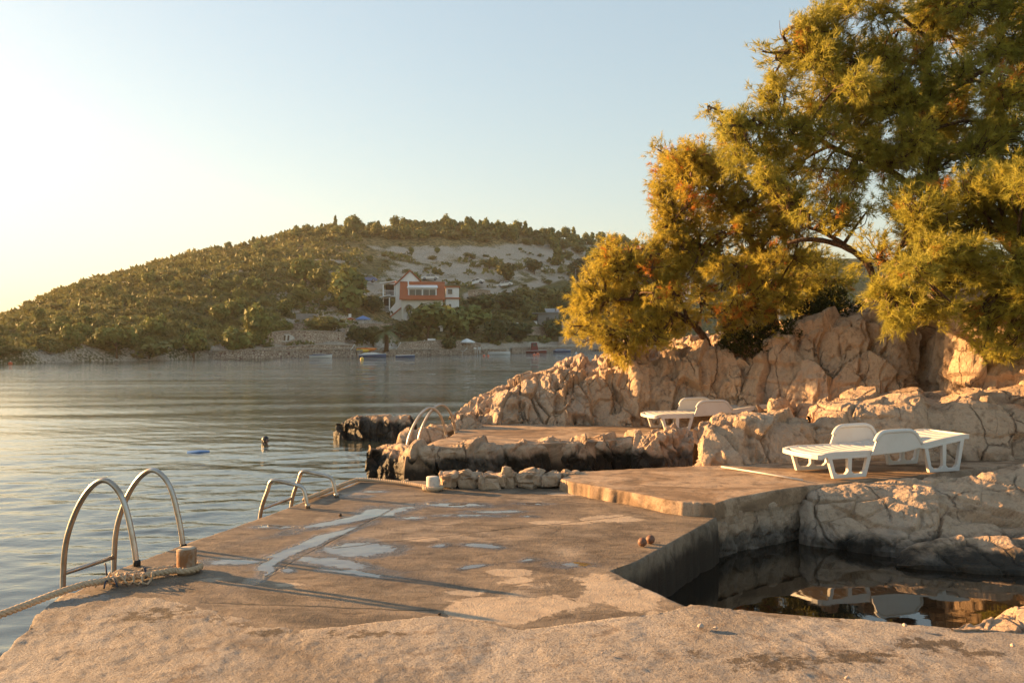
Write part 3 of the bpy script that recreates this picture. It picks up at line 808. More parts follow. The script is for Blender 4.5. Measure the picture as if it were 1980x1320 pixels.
# rocks around the pool
P1 = [(1545, 1045, 990, 8.6, 8.75, 9.3), (1575, 1048, 957, 8.45, 8.75, 9.5), (1650, 1055, 946, 8.25, 8.8, 9.8), (1720, 1060, 948, 8.1, 8.8, 10.0), (1800, 1064, 944, 8.0, 8.8, 10.2), (1870, 1064, 931, 8.0, 8.9, 10.4), (1930, 1066, 916, 8.0, 9.0, 10.6), (2000, 1070, 903, 8.0, 9.1, 10.8), (2100, 1080, 898, 7.9, 9.1, 11.0), (2260, 1100, 888, 7.7, 9.1, 11.2)]
o = loft_rock('pool_rock', [sec(*r, zback=0.30) for r in P1], 320, 130, M_ROCK_LOW, 57, size=0.75, block=0.09, crack=0.06, flute=0.04, fine=0.022, tilt=0.2, aniso=(0.7, 1.0, 1.0), bias=0.4)
tag(o, kind='structure')
P2 = [(1732, 1095, 1088, 7.7, 7.8, 8.0), (1765, 1098, 1066, 7.62, 7.8, 8.25), (1840, 1105, 1056, 7.55, 7.85, 8.4), (1920, 1112, 1050, 7.45, 7.85, 8.5), (2000, 1118, 1044, 7.4, 7.85, 8.5), (2120, 1130, 1040, 7.3, 7.85, 8.6)]
o = loft_rock('low_pool_rock', [sec(*r, zback=0.0) for r in P2], 160, 60, M_ROCK_LOW, 63, size=0.6, block=0.05, crack=0.03, flute=0.02, fine=0.02)
tag(o, kind='structure')
P3 = [(1840, 1225, 1222, 4.8, 4.86, 5.05), (1880, 1225, 1213, 4.78, 4.92, 5.15), (1930, 1228, 1203, 4.76, 4.98, 5.3), (2000, 1235, 1195, 4.74, 5.0, 5.5), (2100, 1245, 1189, 4.7, 5.0, 5.6)]
o = loft_rock('slab_edge_rock', [sec(*r, zback=0.2) for r in P3], 140, 80, M_ROCK, 71, size=0.3, block=0.04, crack=0.025, flute=0.02, fine=0.012)
tag(o, kind='structure')
# stones walled up under the near platform's pool side
W1 = [(1372, 1092, 1003, 7.93, 7.97, 8.4), (1398, 1085, 1000, 8.03, 8.06, 8.5), (1420, 1082, 986, 8.19, 8.22, 8.6), (1480, 1066, 975, 8.48, 8.51, 9.0), (1540, 1050, 957, 8.78, 8.81, 9.4), (1600, 1040, 957, 9.08, 9.11, 9.8), (1700, 1020, 946, 9.41, 9.44, 10.0), (1850, 1000, 934, 9.92, 9.95, 10.5), (2000, 985, 917, 10.66, 10.7, 11.0)]
o = loft_rock('pool_wall', [sec(*r, zback=0.38, lean=0) for r in W1], 240, 70, M_ROCK_LOW, 83, size=0.26, block=0.04, crack=0.045, flute=0.006, fine=0.012, aniso=(1, 1, 1))
tag(o, kind='structure')
# wave-cut face below the far platform, with the dark rocks at its tip
W2 = [(712, 925, 918, 12.6, 12.7, 13.0), (735, 930, 898, 12.4, 12.6, 13.2), (770, 934, 886, 12.1, 12.3, 13.0), (800, 936, 872, 11.95, 12.0, 12.8), (840, 940, 868, 11.85, 11.9, 12.8), (900, 940, 867, 11.95, 12.0, 13.0), (960, 940, 866, 12.1, 12.15, 13.0), (1030, 938, 862, 12.35, 12.42, 13.3), (1110, 936, 859, 12.55, 12.62, 13.4), (1200, 932, 857, 12.75, 12.85, 13.6), (1300, 928, 853, 13.0, 13.1, 14.0), (1400, 924, 850, 13.3, 13.4, 14.2)]
o = loft_rock('wave_cut_rock_face', [sec(*r, zback=0.40, lean=0.2) for r in W2], 400, 85, M_ROCK_SHORE, 91, size=0.42, block=0.13, crack=0.06, flute=0.09, fine=0.035, aniso=(1.0, 1.0, 0.45))
tag(o, kind='structure')
# boulders, each a thing
def boulder(name, rows, nu, nv, mat, seed, label, cat='rock', zback=None, **kw):
    o = loft_rock(name, [sec(*r, zback=zback) for r in rows], nu, nv, mat, seed, **kw)
    return tag(o, label, cat)
boulder('boulder', [(1346, 896, 880, 10.6, 10.7, 10.95), (1358, 898, 840, 10.45, 10.7, 11.2), (1395, 899, 822, 10.42, 10.75, 11.5), (1435, 900, 817, 10.42, 10.75, 11.6), (1480, 900, 815, 10.45, 10.8, 11.7), (1530, 899, 824, 10.5, 10.9, 11.6), (1562, 898, 834, 10.6, 10.95, 11.6), (1578, 897, 872, 10.75, 11.0, 11.3)],
        200, 110, M_ROCK, 105, 'large fluted limestone boulder between the two white loungers', zback=0.90, size=0.5, block=0.12, crack=0.07, flute=0.07, fine=0.03, erode=0.10, aniso=(1, 1, 0.5))
boulder('boulder', [(1226, 900, 880, 12.7, 12.8, 12.95), (1234, 905, 850, 12.55, 12.75, 13.1), (1265, 908, 840, 12.5, 12.75, 13.4), (1310, 908, 832, 12.5, 12.8, 13.5), (1345, 905, 838, 12.55, 12.85, 13.4), (1368, 900, 868, 12.7, 12.9, 13.2)],
        150, 110, M_ROCK_SHORE, 117, 'pitted boulder at the edge of the far platform below the far lounger', zback=0.50, size=0.35, block=0.10, crack=0.05, flute=0.07, fine=0.035, erode=0.10)
boulder('boulder', [(1484, 806, 796, 13.9, 14.0, 14.2), (1492, 810, 776, 13.85, 14.0, 14.4), (1512, 812, 770, 13.85, 14.05, 14.5), (1528, 812, 784, 13.9, 14.05, 14.4), (1536, 812, 800, 13.95, 14.05, 14.2)],
        90, 70, M_ROCK, 121, 'knobbly orange rock at the head end of the far lounger', zback=0.75, size=0.3, block=0.08, crack=0.04, flute=0.05, fine=0.03)
boulder('boulder', [(655, 856, 848, 17.7, 17.9, 18.2), (661, 856, 815, 17.6, 17.9, 18.7), (690, 858, 808, 17.5, 17.9, 18.9), (725, 858, 812, 17.5, 17.9, 18.9), (745, 856, 822, 17.6, 17.9, 18.6), (756, 854, 845, 17.8, 18.0, 18.3)],
        130, 80, M_ROCK_SHORE, 131, 'dark wave-worn rock standing furthest out in the sea', zback=0.2, size=0.4, block=0.12, crack=0.06, flute=0.08, fine=0.035)
boulder('boulder', [(738, 850, 842, 17.7, 17.8, 18.1), (746, 852, 812, 17.5, 17.8, 18.6), (770, 852, 803, 17.4, 17.8, 18.8), (795, 850, 804, 17.4, 17.8, 18.7), (806, 848, 830, 17.6, 17.8, 18.3)],
        110, 80, M_ROCK_SHORE, 137, 'dark rock in the sea behind the far ladder rails', zback=0.2, size=0.4, block=0.12, crack=0.06, flute=0.08, fine=0.035)
boulder('boulder', [(774, 872, 856, 14.0, 14.2, 14.5), (782, 874, 835, 13.9, 14.2, 14.9), (815, 872, 824, 13.9, 14.2, 15.2), (850, 868, 820, 14.0, 14.3, 15.2), (872, 862, 824, 14.1, 14.3, 15.0), (884, 858, 840, 14.2, 14.4, 14.8)],
        130, 80, M_ROCK_SHORE, 141, 'brown sunlit rock in the water behind the far platform ladder', zback=0.2, size=0.4, block=0.10, crack=0.05, flute=0.07, fine=0.03)
boulder('boulder', [(868, 842, 828, 14.7, 14.8, 15.0), (876, 844, 812, 14.6, 14.8, 15.3), (895, 842, 806, 14.6, 14.9, 15.5), (920, 836, 810, 14.7, 15.0, 15.5), (934, 832, 822, 14.9, 15.0, 15.3)],
        100, 70, M_ROCK, 147, 'small rugged rock beside the foot of the far ladder rails', zback=0.2, size=0.3, block=0.08, crack=0.04, flute=0.05, fine=0.03)
# row of stones along the back of the lower deck
def stone(name, x0, x1, y0, y1, Y, dep, seed, label, mat=M_ROCK_LOW, e=0.42):
    bm = bmesh.new(); bmesh.ops.create_icosphere(bm, subdivisions=4, radius=1.0)
    V = np.array([v.co for v in bm.verts]); F = np.array([[v.index for v in f.verts] for f in bm.faces]); bm.free()
    V = np.sign(V) * np.abs(V) ** e
    a = at(x0, y1, Y); b = at(x1, y0, Y)
    c = (a + b) / 2; hs = np.array([(b.x - a.x) / 2, dep / 2, (b.z - a.z) / 2])
    W = V * hs * 0.98 + np.array([c.x, Y + dep / 2, c.z])
    d = rock_disp(W, seed, size=0.17, block=0.055, crack=0.02, flute=0.02, fine=0.02)
    W = W + V / np.linalg.norm(V, axis=1, keepdims=True) * d[:, None]
    o = link(name, np_mesh(name, W, F, False), mat)
    return tag(o, label, 'stone')
for k, (x0, x1, y0, y1, dep, lab) in enumerate([(848, 880, 919, 947, .25, 'first stone of the row, beside the white rope bollard'), (878, 930, 917, 947, .3, 'second stone of the row, broad and orange lit'), (926, 978, 918, 947, .3, 'flat topped pale stone in the row, left of the upright stone'),
        (972, 998, 914, 947, .24, 'upright stone in the row with a small block on top'), (996, 1050, 917, 946, .3, 'long grooved stone in the row right of the upright stone'), (1046, 1086, 919, 944, .3, 'last stone of the row, against the near platform step')]):
    stone('wall_stone', x0, x1, y0, y1, 9.42 + 0.05 * math.sin(k * 2.4), dep, 200 + 7 * k, lab, e=(0.34, 0.5, 0.3, 0.38, 0.55, 0.42)[k])
stone('stone_block', 973, 990, 904, 917, 9.46, 0.1, 260, 'small square block sitting on the upright stone', e=0.3)
stone('coping_stone', 1080, 1126, 911, 928, 9.62, 0.28, 265, 'low stone at the back corner of the near platform', e=0.6)
# ------------------------------------------------------------------ the pines above the rocks
def mat_bark():
    t = NT('pine bark')
    v = t.pos((1, 1, 0.4)); n = t.noise(26, 6, 0.7, v); c = t.voro(34, v, 'DISTANCE_TO_EDGE')
    col = t.ramp(n, [(0.3, (0.035, 0.022, 0.014)), (0.5, (0.115, 0.07, 0.042)), (0.7, (0.20, 0.13, 0.085))])
    return t.done(col, 0.9, t.bump(t.math('ADD', n, t.math('MULTIPLY', c, 2.0)), 1.0, 0.02), 0.2)
M_BARK = mat_bark()
def mat_needles(name, a, b, dry, dry_lo=0.70):
    t = NT(name)
    v = t.attr('tint')
    col = t.ramp(v, [(0.0, a), (0.55, b), (dry_lo, b), (min(1, dry_lo + 0.12), dry)])
    t.done(col, 0.55, None, 0.3)
    tr = t.new('ShaderNodeBsdfTranslucent'); t.l.new(col, tr.inputs['Color'])
    ms = t.new('ShaderNodeMixShader'); ms.inputs[0].default_value = 0.5
    t.l.new(t.b.outputs[0], ms.inputs[1]); t.l.new(tr.outputs[0], ms.inputs[2]); t.l.new(ms.outputs[0], t.o.inputs['Surface'])
    return t.m
M_NEEDLE = mat_needles('pine needles', (0.16, 0.185, 0.034), (0.43, 0.375, 0.062), (0.48, 0.20, 0.035), 0.82)
M_NEEDLE_W = mat_needles('pine needles, drier', (0.21, 0.21, 0.037), (0.50, 0.395, 0.06), (0.52, 0.19, 0.034), 0.77)
M_LEAF_D = mat_needles('dark shrub leaves', (0.025, 0.032, 0.010), (0.06, 0.065, 0.016), (0.10, 0.07, 0.02), 0.9)
M_CONE = plain('pine cone', (0.17, 0.09, 0.045), 0.7)

def tufts(pos, dirs, tint, rg, n=26, ln=(0.075, 0.125), stem=0.10, width=0.0052, spread=(0.35, 1.05)):
    """needle triangles around short shoots"""
    N = len(pos)
    d = dirs / (np.linalg.norm(dirs, axis=1, keepdims=True) + 1e-9)
    h = np.where(np.abs(d[:, 2:3]) > 0.9, np.array([[1.0, 0, 0]]), np.array([[0, 0, 1.0]]))
    a = np.cross(d, h); a /= np.linalg.norm(a, axis=1, keepdims=True)
    b = np.cross(d, a)
    ph = rg.random((N, n)) * 2 * np.pi
    th = spread[0] + rg.random((N, n)) * (spread[1] - spread[0])
    s = rg.random((N, n)) * stem
    L = ln[0] + rg.random((N, n)) * (ln[1] - ln[0])
    dv = d[:, None] * np.cos(th)[..., None] + (a[:, None] * np.cos(ph)[..., None] + b[:, None] * np.sin(ph)[..., None]) * np.sin(th)[..., None]
    base = pos[:, None] + d[:, None] * s[..., None]
    tip = base + dv * L[..., None] + np.array([0, 0, -0.012])
    sd = np.cross(dv, rg.normal(size=(N, n, 3))); sd /= np.linalg.norm(sd, axis=2, keepdims=True) + 1e-9
    V = np.stack([base + sd * width / 2, base - sd * width / 2, tip], 2).reshape(-1, 3)
    F = np.arange(len(V)).reshape(-1, 3)
    tt = np.clip(np.repeat(tint, n) + rg.normal(0, 0.04, N * n), 0, 1)
    return V, F, np.repeat(tt, 3)

def pine(name, label, base, trunk, limbs, clumps, seed, mat, tuft_per=1.0, n=26, radius=0.13, ln=(0.075, 0.125), cones=0, width=0.0052, cat='pine tree', up=0.35, shootmul=1.0, bare=()):
    """clumps: (x, y, Y, rx, ry px, depth radius m, tufts, dryness). Foliage grows on twigs inside each clump."""
    rg = np.random.default_rng(seed)
    root = empty(name, base); tag(root, label, cat)
    B = np.array(base)
    loc = lambda p: tuple(np.array(p) - B)
    tk = MB()
    path = smooth_path(trunk, 6)
    tk.tube([loc(p) for p in path], [radius * (1 - 0.72 * i / (len(path) - 1)) * (1 + 0.10 * math.sin(i * 2.1)) for i in range(len(path))], 10)
    tk.build('trunk', M_BARK, root, True)
    nodes = [np.array(p) for p in path]
    for pts, r in limbs:
        pp = smooth_path(pts, 6)
        MB().tube([loc(p) for p in pp], [r * (1 - 0.65 * i / (len(pp) - 1)) * (1 + 0.08 * math.sin(i * 1.7)) for i in range(len(pp))], 8).build('limb', M_BARK, root, True)
        nodes += [np.array(p) for p in pp]
    for pts, r in bare:
        pp = smooth_path(pts, 5)
        MB().tube([loc(p) for p in pp], [r * (1 - 0.8 * i / (len(pp) - 1)) for i in range(len(pp))], 6).build('bare_twig', M_BARK, root, True)
    tw = MB(); P = []; D = []; T = []
    for (x, y, Y, rx, ry, rd, cnt, dry) in clumps:
        c = np.array(at(x, y, Y)); R = np.array([rx / FPX * Y, rd, ry / FPX * Y])
        near = min(nodes, key=lambda q: np.linalg.norm(q - c) + 0.35 * max(0, q[2] - c[2]))
        mid = (near + c) / 2 + rg.normal(0, 0.08, 3) + np.array([0, 0, 0.10 * np.linalg.norm(near - c)])
        bp = smooth_path([near, mid, c], 5)
        tw.tube([loc(p) for p in bp], [0.032 * (1 - 0.6 * i / 10) for i in range(len(bp))], 6, False)
        ns = max(3, int(cnt * tuft_per / 11))
        for k in range(ns):
            u = rg.normal(size=3); u /= np.linalg.norm(u)
            r = rg.random() ** 0.42
            e = c + u * R * r
            j = bp[rg.integers(4, len(bp))]; j = np.array(j)
            m = (j + e) / 2 + rg.normal(0, 0.05, 3) - np.array([0, 0, 0.05])
            sp = smooth_path([j, m, e], 2)
            tw.tube([loc(p) for p in sp], [0.011, 0.010, 0.009, 0.008, 0.007, 0.006, 0.005][:len(sp)], 3, False)
            out = (e - j); out /= np.linalg.norm(out) + 1e-6
            q = int(11 * (0.6 + 0.8 * rg.random()) * shootmul)
            rr = rg.random(q)
            pp = np.array([np.array(sp[min(len(sp) - 1, int(2 + v * (len(sp) - 2)))]) for v in rr]) + rg.normal(0, 0.065, (q, 3))
            dd = out * 0.7 + u * 0.35 + np.array([0, 0, up]) + rg.normal(0, 0.42, (q, 3))
            P.append(pp); D.append(dd)
            base_t = 0.30 + 0.30 * rg.random()
            if rg.random() < dry: base_t = 0.86 + 0.1 * rg.random()
            T.append(np.clip(base_t + rg.normal(0, 0.07, q), 0, 1))
    P = np.concatenate(P); D = np.concatenate(D); T = np.concatenate(T)
    tw.build('twigs', M_BARK, root, True)['kind'] = 'stuff'
    V, F, tt = tufts(P - B, D, T, rg, n, ln, width=width)
    me = np_mesh('crown', V, F, False); set_attr(me, 'tint', tt)
    cr = link('crown', me, mat, root); cr['kind'] = 'stuff'
    if cones:
        cm = MB().lathe([(0.004, -0.045), (0.018, -0.035), (0.025, -0.01), (0.022, 0.015), (0.013, 0.035), (0.003, 0.045)], 8).mesh('pine_cone', True)
        idx = rg.choice(len(P), cones, replace=False)
        for i in idx:
            o = link('pine_cone', cm, M_CONE, root)
            o.location = P[i] - B + np.array([0, 0, -0.03]); o.rotation_euler = (rg.normal(0, 0.4), rg.normal(0, 0.4), 0)
    return root

def clump_field(poly, Y, dY, n, r, rg, cnt, dry, rd=0.45, yk=1.0, tilt=0.0):
    """scatter clumps inside a photo-space outline, each with its own depth"""
    P = np.array(poly, float); lo, hi = P.min(0), P.max(0)
    out = []
    def inside(x, y):
        c = False; j = len(P) - 1
        for i in range(len(P)):
            if ((P[i, 1] > y) != (P[j, 1] > y)) and (x < (P[j, 0] - P[i, 0]) * (y - P[i, 1]) / (P[j, 1] - P[i, 1]) + P[i, 0]): c = not c
            j = i
        return c
    pts = []
    tries = 0
    while len(pts) < n and tries < 6000:
        tries += 1
        x, y = lo + rg.random(2) * (hi - lo)
        if not inside(x, y): continue
        if any(math.hypot(x - a, y - b) < r * 0.62 for a, b in pts): continue
        pts.append((x, y))
    for x, y in pts:
        k = 0.75 + 0.5 * rg.random()
        out.append((x, y, Y + tilt * (x - lo[0]) / (hi[0] - lo[0]) + rg.normal(0, dY), r * k, r * 0.72 * k, rd * k, int(cnt * k * k), dry))
    return out

def fringe(path, Y, n, rg, r=11, cnt=13, dry=0.02, jit=12):
    P = np.array(path, float); d = np.concatenate([[0], np.cumsum(np.hypot(*np.diff(P, axis=0).T))])
    out = []
    for s_ in rg.random(n) * d[-1]:
        x = np.interp(s_, d, P[:, 0]) + rg.normal(0, jit); y = np.interp(s_, d, P[:, 1]) + rg.normal(0, jit)
        k = 0.7 + 0.7 * rg.random()
        out.append((x, y, Y + rg.normal(0, 0.3), r * k, r * 1.3 * k, 0.12 * k, int(cnt * k), dry))
    return out
rg = np.random.default_rng(21)
# --- the big pine at the right, its crown filling the upper corner
big = clump_field([(1640, 0), (1560, 60), (1530, 160), (1500, 230), (1480, 320), (1560, 352), (1620, 362), (1690, 322), (1800, 300), (2150, 330), (2150, -160), (1660, -160)], 13.4, 0.6, 118, 50, rg, 225, 0.05, 0.45)
big += clump_field([(1700, 420), (1730, 370), (1830, 340), (1960, 320), (2150, 320), (2150, 640), (1960, 600), (1880, 540), (1780, 540), (1720, 510)], 12.4, 0.5, 48, 44, rg, 185, 0.05, 0.36, tilt=-0.8)
big += [(1700, 500, 12.4, 48, 52, .4, 150, .03), (1710, 565, 12.2, 48, 30, .35, 130, .03), (1775, 578, 12.1, 52, 22, .35, 110, .03), (1850, 545, 12.0, 60, 34, .4, 130, .04), (1960, 560, 11.6, 50, 60, .4, 150, .02), (1975, 640, 11.5, 32, 40, .35, 100, .0), (1918, 600, 11.7, 34, 34, .35, 80, .0), (2010, 600, 11.6, 60, 90, .5, 160, .02),
        (1620, 375, 13.3, 60, 48, .45, 150, .10), (1590, 330, 13.5, 60, 44, .45, 150, .06), (1600, 415, 13.2, 36, 24, .3, 70, .25), (1800, 335, 13.1, 62, 44, .4, 170, .03), (1755, 372, 13.0, 46, 36, .35, 110, .04), (1850, 300, 13.1, 56, 40, .4, 140, .02), (1790, 280, 13.2, 56, 40, .4, 140, .02), (1730, 310, 13.3, 50, 38, .4, 120, .04),
        (1500, 105, 13.4, 44, 22, .3, 46, .0), (1475, 100, 13.4, 14, 14, .15, 12, .0), (1560, 60, 13.4, 44, 34, .35, 70, .0), (1510, 170, 13.4, 50, 34, .4, 90, .0), (1440, 250, 13.6, 52, 30, .35, 90, .0), (1395, 228, 13.6, 36, 16, .25, 40, .0), (1368, 205, 13.6, 18, 10, .15, 18, .0), (1480, 290, 13.6, 60, 36, .4, 130, .02), (1430, 300, 13.6, 34, 24, .3, 60, .02), (1535, 265, 13.5, 50, 44, .4, 120, .03)]
big += fringe([(1640, 0), (1555, 60), (1515, 110), (1500, 180), (1470, 230), (1400, 240), (1440, 320), (1500, 350), (1560, 400), (1620, 420), (1680, 380)], 13.4, 60, rg) + fringe([(1700, 600), (1780, 610), (1860, 590), (1920, 640), (1960, 690)], 12.0, 26, rg)
bt = at(1850, 640, 14.6)
pine('pine_tree', 'tall leaning pine whose crown fills the upper right corner', tuple(bt), [bt, at(1835, 560, 14.4), at(1815, 450, 14.2), at(1800, 320, 14.0), at(1790, 180, 13.8), at(1800, 40, 13.7), at(1820, -110, 13.7)],
     [([at(1818, 470, 14.2), at(1760, 610, 14.0), at(1697, 552, 13.8), at(1675, 508, 13.7), at(1640, 480, 13.6), at(1600, 466, 13.6), at(1560, 463, 13.6), at(1525, 470, 13.7)][0:1] + [at(1770, 585, 14.0), at(1720, 578, 13.8), at(1695, 548, 13.7), at(1676, 508, 13.7), at(1643, 482, 13.6), at(1600, 467, 13.6), at(1560, 463, 13.6), at(1522, 470, 13.7)], 0.085),
      ([at(1648, 484, 13.6), at(1615, 462, 13.6), at(1588, 448, 13.6), at(1560, 438, 13.6), at(1530, 420, 13.6)], 0.045),
      ([at(1808, 400, 14.1), at(1720, 330, 13.7), at(1620, 290, 13.5), at(1530, 240, 13.5), at(1440, 245, 13.5)], 0.06),
      ([at(1800, 250, 13.9), at(1700, 180, 13.6), at(1600, 130, 13.5), at(1530, 95, 13.4)], 0.05),
      ([at(1812, 430, 14.1), at(1880, 430, 13.2), at(1950, 480, 12.2), at(1990, 560, 11.7)], 0.05),
      ([at(1812, 440, 14.1), at(1780, 450, 13.2), at(1740, 480, 12.6), at(1715, 540, 12.3)], 0.04),
      ([at(1795, 200, 13.8), at(1880, 150, 13.4), at(1980, 90, 13.2)], 0.05), ([at(1800, 80, 13.7), at(1720, 20, 13.5), at(1660, 0, 13.4)], 0.04)],
     big, 31, M_NEEDLE, 1.0, 15, 0.17, (0.085, 0.14), 46, 0.0098,
     bare=[([at(1520, 82, 13.3), at(1510, 66, 13.3), at(1507, 40, 13.3)], 0.012), ([at(1560, 80, 13.3), at(1545, 60, 13.3), at(1535, 46, 13.3)], 0.012), ([at(1840, 350, 12.6), at(1868, 362, 12.5), at(1890, 372, 12.4), at(1896, 400, 12.4)], 0.014)])
# --- the middle pine, reddish, with the branch of the big pine behind it
mid = clump_field([(1300, 290), (1350, 300), (1420, 320), (1500, 350), (1560, 420), (1540, 480), (1530, 560), (1480, 620), (1400, 640), (1400, 560), (1330, 500), (1290, 440), (1275, 380)], 15.3, 0.45, 80, 36, rg, 112, 0.10, 0.3)
mid += [(1318, 315, 15.3, 24, 34, .3, 70, .05), (1350, 330, 15.3, 34, 40, .35, 100, .05), (1300, 390, 15.3, 32, 40, .35, 100, .08), (1282, 440, 15.3, 16, 16, .2, 26, .0), (1272, 470, 15.3, 10, 8, .12, 10, .0), (1390, 300, 15.2, 36, 26, .3, 60, .02), (1450, 590, 15.0, 44, 36, .4, 110, .10), (1480, 640, 14.9, 34, 26, .35, 70, .10), (1420, 640, 15.0, 38, 24, .35, 80, .02), (1535, 500, 15.2, 40, 30, .4, 90, .1)]
mid += fringe([(1400, 640), (1330, 510), (1285, 450), (1268, 390), (1298, 300), (1345, 285), (1420, 305), (1500, 335), (1560, 400)], 15.3, 46, rg)
mt = at(1503, 668, 15.6)
pine('pine_tree', 'middle pine with rust brown needles rising from the cliff top', tuple(mt), [mt, at(1497, 630, 15.5), at(1487, 585, 15.5), at(1470, 520, 15.4), at(1445, 450, 15.4), at(1400, 390, 15.3), at(1350, 340, 15.3)],
     [([at(1480, 560, 15.5), at(1420, 510, 15.4), at(1350, 470, 15.3), at(1300, 440, 15.3)], 0.045), ([at(1460, 490, 15.4), at(1500, 430, 15.4), at(1530, 390, 15.3)], 0.04), ([at(1488, 590, 15.5), at(1510, 540, 15.3), at(1535, 500, 15.2)], 0.035), ([at(1490, 610, 15.5), at(1450, 600, 15.2), at(1420, 620, 15.1)], 0.03)],
     mid, 37, M_NEEDLE_W, 1.0, 18, 0.11, (0.07, 0.115), 20, 0.0085)
# --- the low pine leaning out over the water
low = clump_field([(1150, 560), (1165, 510), (1220, 490), (1270, 510), (1300, 540), (1330, 570), (1330, 620), (1290, 660), (1220, 670), (1150, 640), (1130, 600)], 15.6, 0.4, 52, 31, rg, 74, 0.06, 0.28)
low += [(1108, 585, 15.6, 22, 14, .2, 40, .15), (1135, 570, 15.6, 26, 20, .3, 50, .05), (1135, 640, 15.6, 22, 22, .25, 40, .02), (1160, 500, 15.6, 18, 16, .2, 30, .0), (1210, 485, 15.6, 36, 22, .3, 70, .0), (1260, 490, 15.6, 28, 22, .3, 60, .02), (1370, 590, 15.8, 40, 34, .35, 80, .1), (1345, 560, 15.8, 36, 30, .35, 80, .1), (1250, 660, 15.5, 50, 18, .3, 70, .05)]
low += fringe([(1230, 678), (1150, 660), (1118, 605), (1145, 545), (1165, 500), (1225, 478), (1280, 492), (1330, 545)], 15.6, 40, rg)
lt = at(1368, 680, 15.9)
pine('pine_tree', 'low golden pine leaning left over the water beyond the rocks', tuple(lt), [lt, at(1366, 662, 15.8), at(1352, 640, 15.7), at(1330, 620, 15.7), at(1290, 600, 15.6), at(1230, 580, 15.6), at(1170, 580, 15.6)],
     [([at(1330, 620, 15.7), at(1310, 570, 15.6), at(1260, 530, 15.6), at(1210, 500, 15.6)], 0.035), ([at(1300, 604, 15.6), at(1250, 620, 15.6), at(1190, 640, 15.6)], 0.03), ([at(1345, 632, 15.7), at(1360, 590, 15.8)], 0.03)],
     low, 43, M_NEEDLE_W, 1.0, 18, 0.085, (0.07, 0.115), 6, 0.0085,
     bare=[([at(1322, 622, 15.6), at(1312, 640, 15.5), at(1300, 655, 15.5)], 0.012), ([at(1330, 622, 15.5), at(1320, 645, 15.4), at(1298, 650, 15.4)], 0.01)])
# --- the young pine behind, between the middle pine and the big branch
yg = clump_field([(1520, 560), (1540, 510), (1575, 490), (1610, 510), (1635, 550), (1630, 610), (1560, 620), (1520, 610)], 16.6, 0.35, 24, 31, rg, 84, 0.04, 0.3)
yt = at(1575, 640, 16.8)
pine('pine_tree', 'young bushy pine between the middle pine and the big branch', tuple(yt), [yt, at(1577, 600, 16.7), at(1578, 550, 16.6), at(1580, 500, 16.6)], [([at(1577, 590, 16.7), at(1545, 570, 16.6)], 0.03), ([at(1577, 580, 16.7), at(1610, 560, 16.6)], 0.03)], yg, 47, M_NEEDLE, 1.0, 18, 0.07, (0.07, 0.115), 0, 0.0085)
# --- dark evergreen shrub on the rock brow
def shrub_mesh(rg, R, n, leaf, nb=9):
    c = rg.normal(size=(nb, 3)) * np.array(R) * 0.5
    c[:, 2] = np.abs(c[:, 2]) * 0.8 + R[2] * 0.35
    k = rg.integers(0, nb, n)
    u = rg.normal(size=(n, 3)); u /= np.linalg.norm(u, axis=1, keepdims=True)
    P = c[k] + u * np.array(R) * 0.48 * rg.random((n, 1)) ** 0.3
    P[:, 2] = np.abs(P[:, 2])
    d = u * 0.7 + rg.normal(0, 0.5, (n, 3)) + np.array([0, 0, 0.4]); d /= np.linalg.norm(d, axis=1, keepdims=True)
    s = np.cross(d, rg.normal(size=(n, 3))); s /= np.linalg.norm(s, axis=1, keepdims=True)
    L = leaf * (0.6 + 0.8 * rg.random((n, 1)))
    V = np.stack([P - s * L * 0.28, P + s * L * 0.28, P + d * L], 1).reshape(-1, 3)
    return V, np.arange(len(V)).reshape(-1, 3), np.repeat(np.clip(0.15 + 0.7 * rg.random(nb)[k] * 0.6 + 0.35 * rg.random(n), 0, 0.85), 3)
for x, y, Y, R, lab in [(1440, 690, 15.1, (0.55, 0.4, 0.42), 'dark evergreen shrub on the rock brow below the middle pine'), (1600, 630, 15.3, (0.5, 0.4, 0.45), 'dark shrub at the foot of the young pine'), (1520, 668, 14.9, (0.42, 0.35, 0.35), 'shaded shrub beside the trunk of the middle pine')]:
    b = at(x, y, Y); rs = np.random.default_rng(int(x))
    r_ = empty('shrub', tuple(b)); tag(r_, lab, 'shrub')
    V, F, tt = shrub_mesh(rs, R, 2600, 0.06)
    me = np_mesh('foliage', V, F, False); set_attr(me, 'tint', tt); link('foliage', me, M_LEAF_D, r_)['kind'] = 'stuff'
    st = MB()
    for k in range(6):
        a = rs.random() * 6.28; st.tube([(0, 0, -0.05), (0.1 * math.cos(a), 0.1 * math.sin(a), R[2] * 0.4), (R[0] * .6 * math.cos(a), R[1] * .6 * math.sin(a), R[2] * .8)], [0.015, 0.01, 0.005], 5)
    st.build('stem', M_BARK, r_)
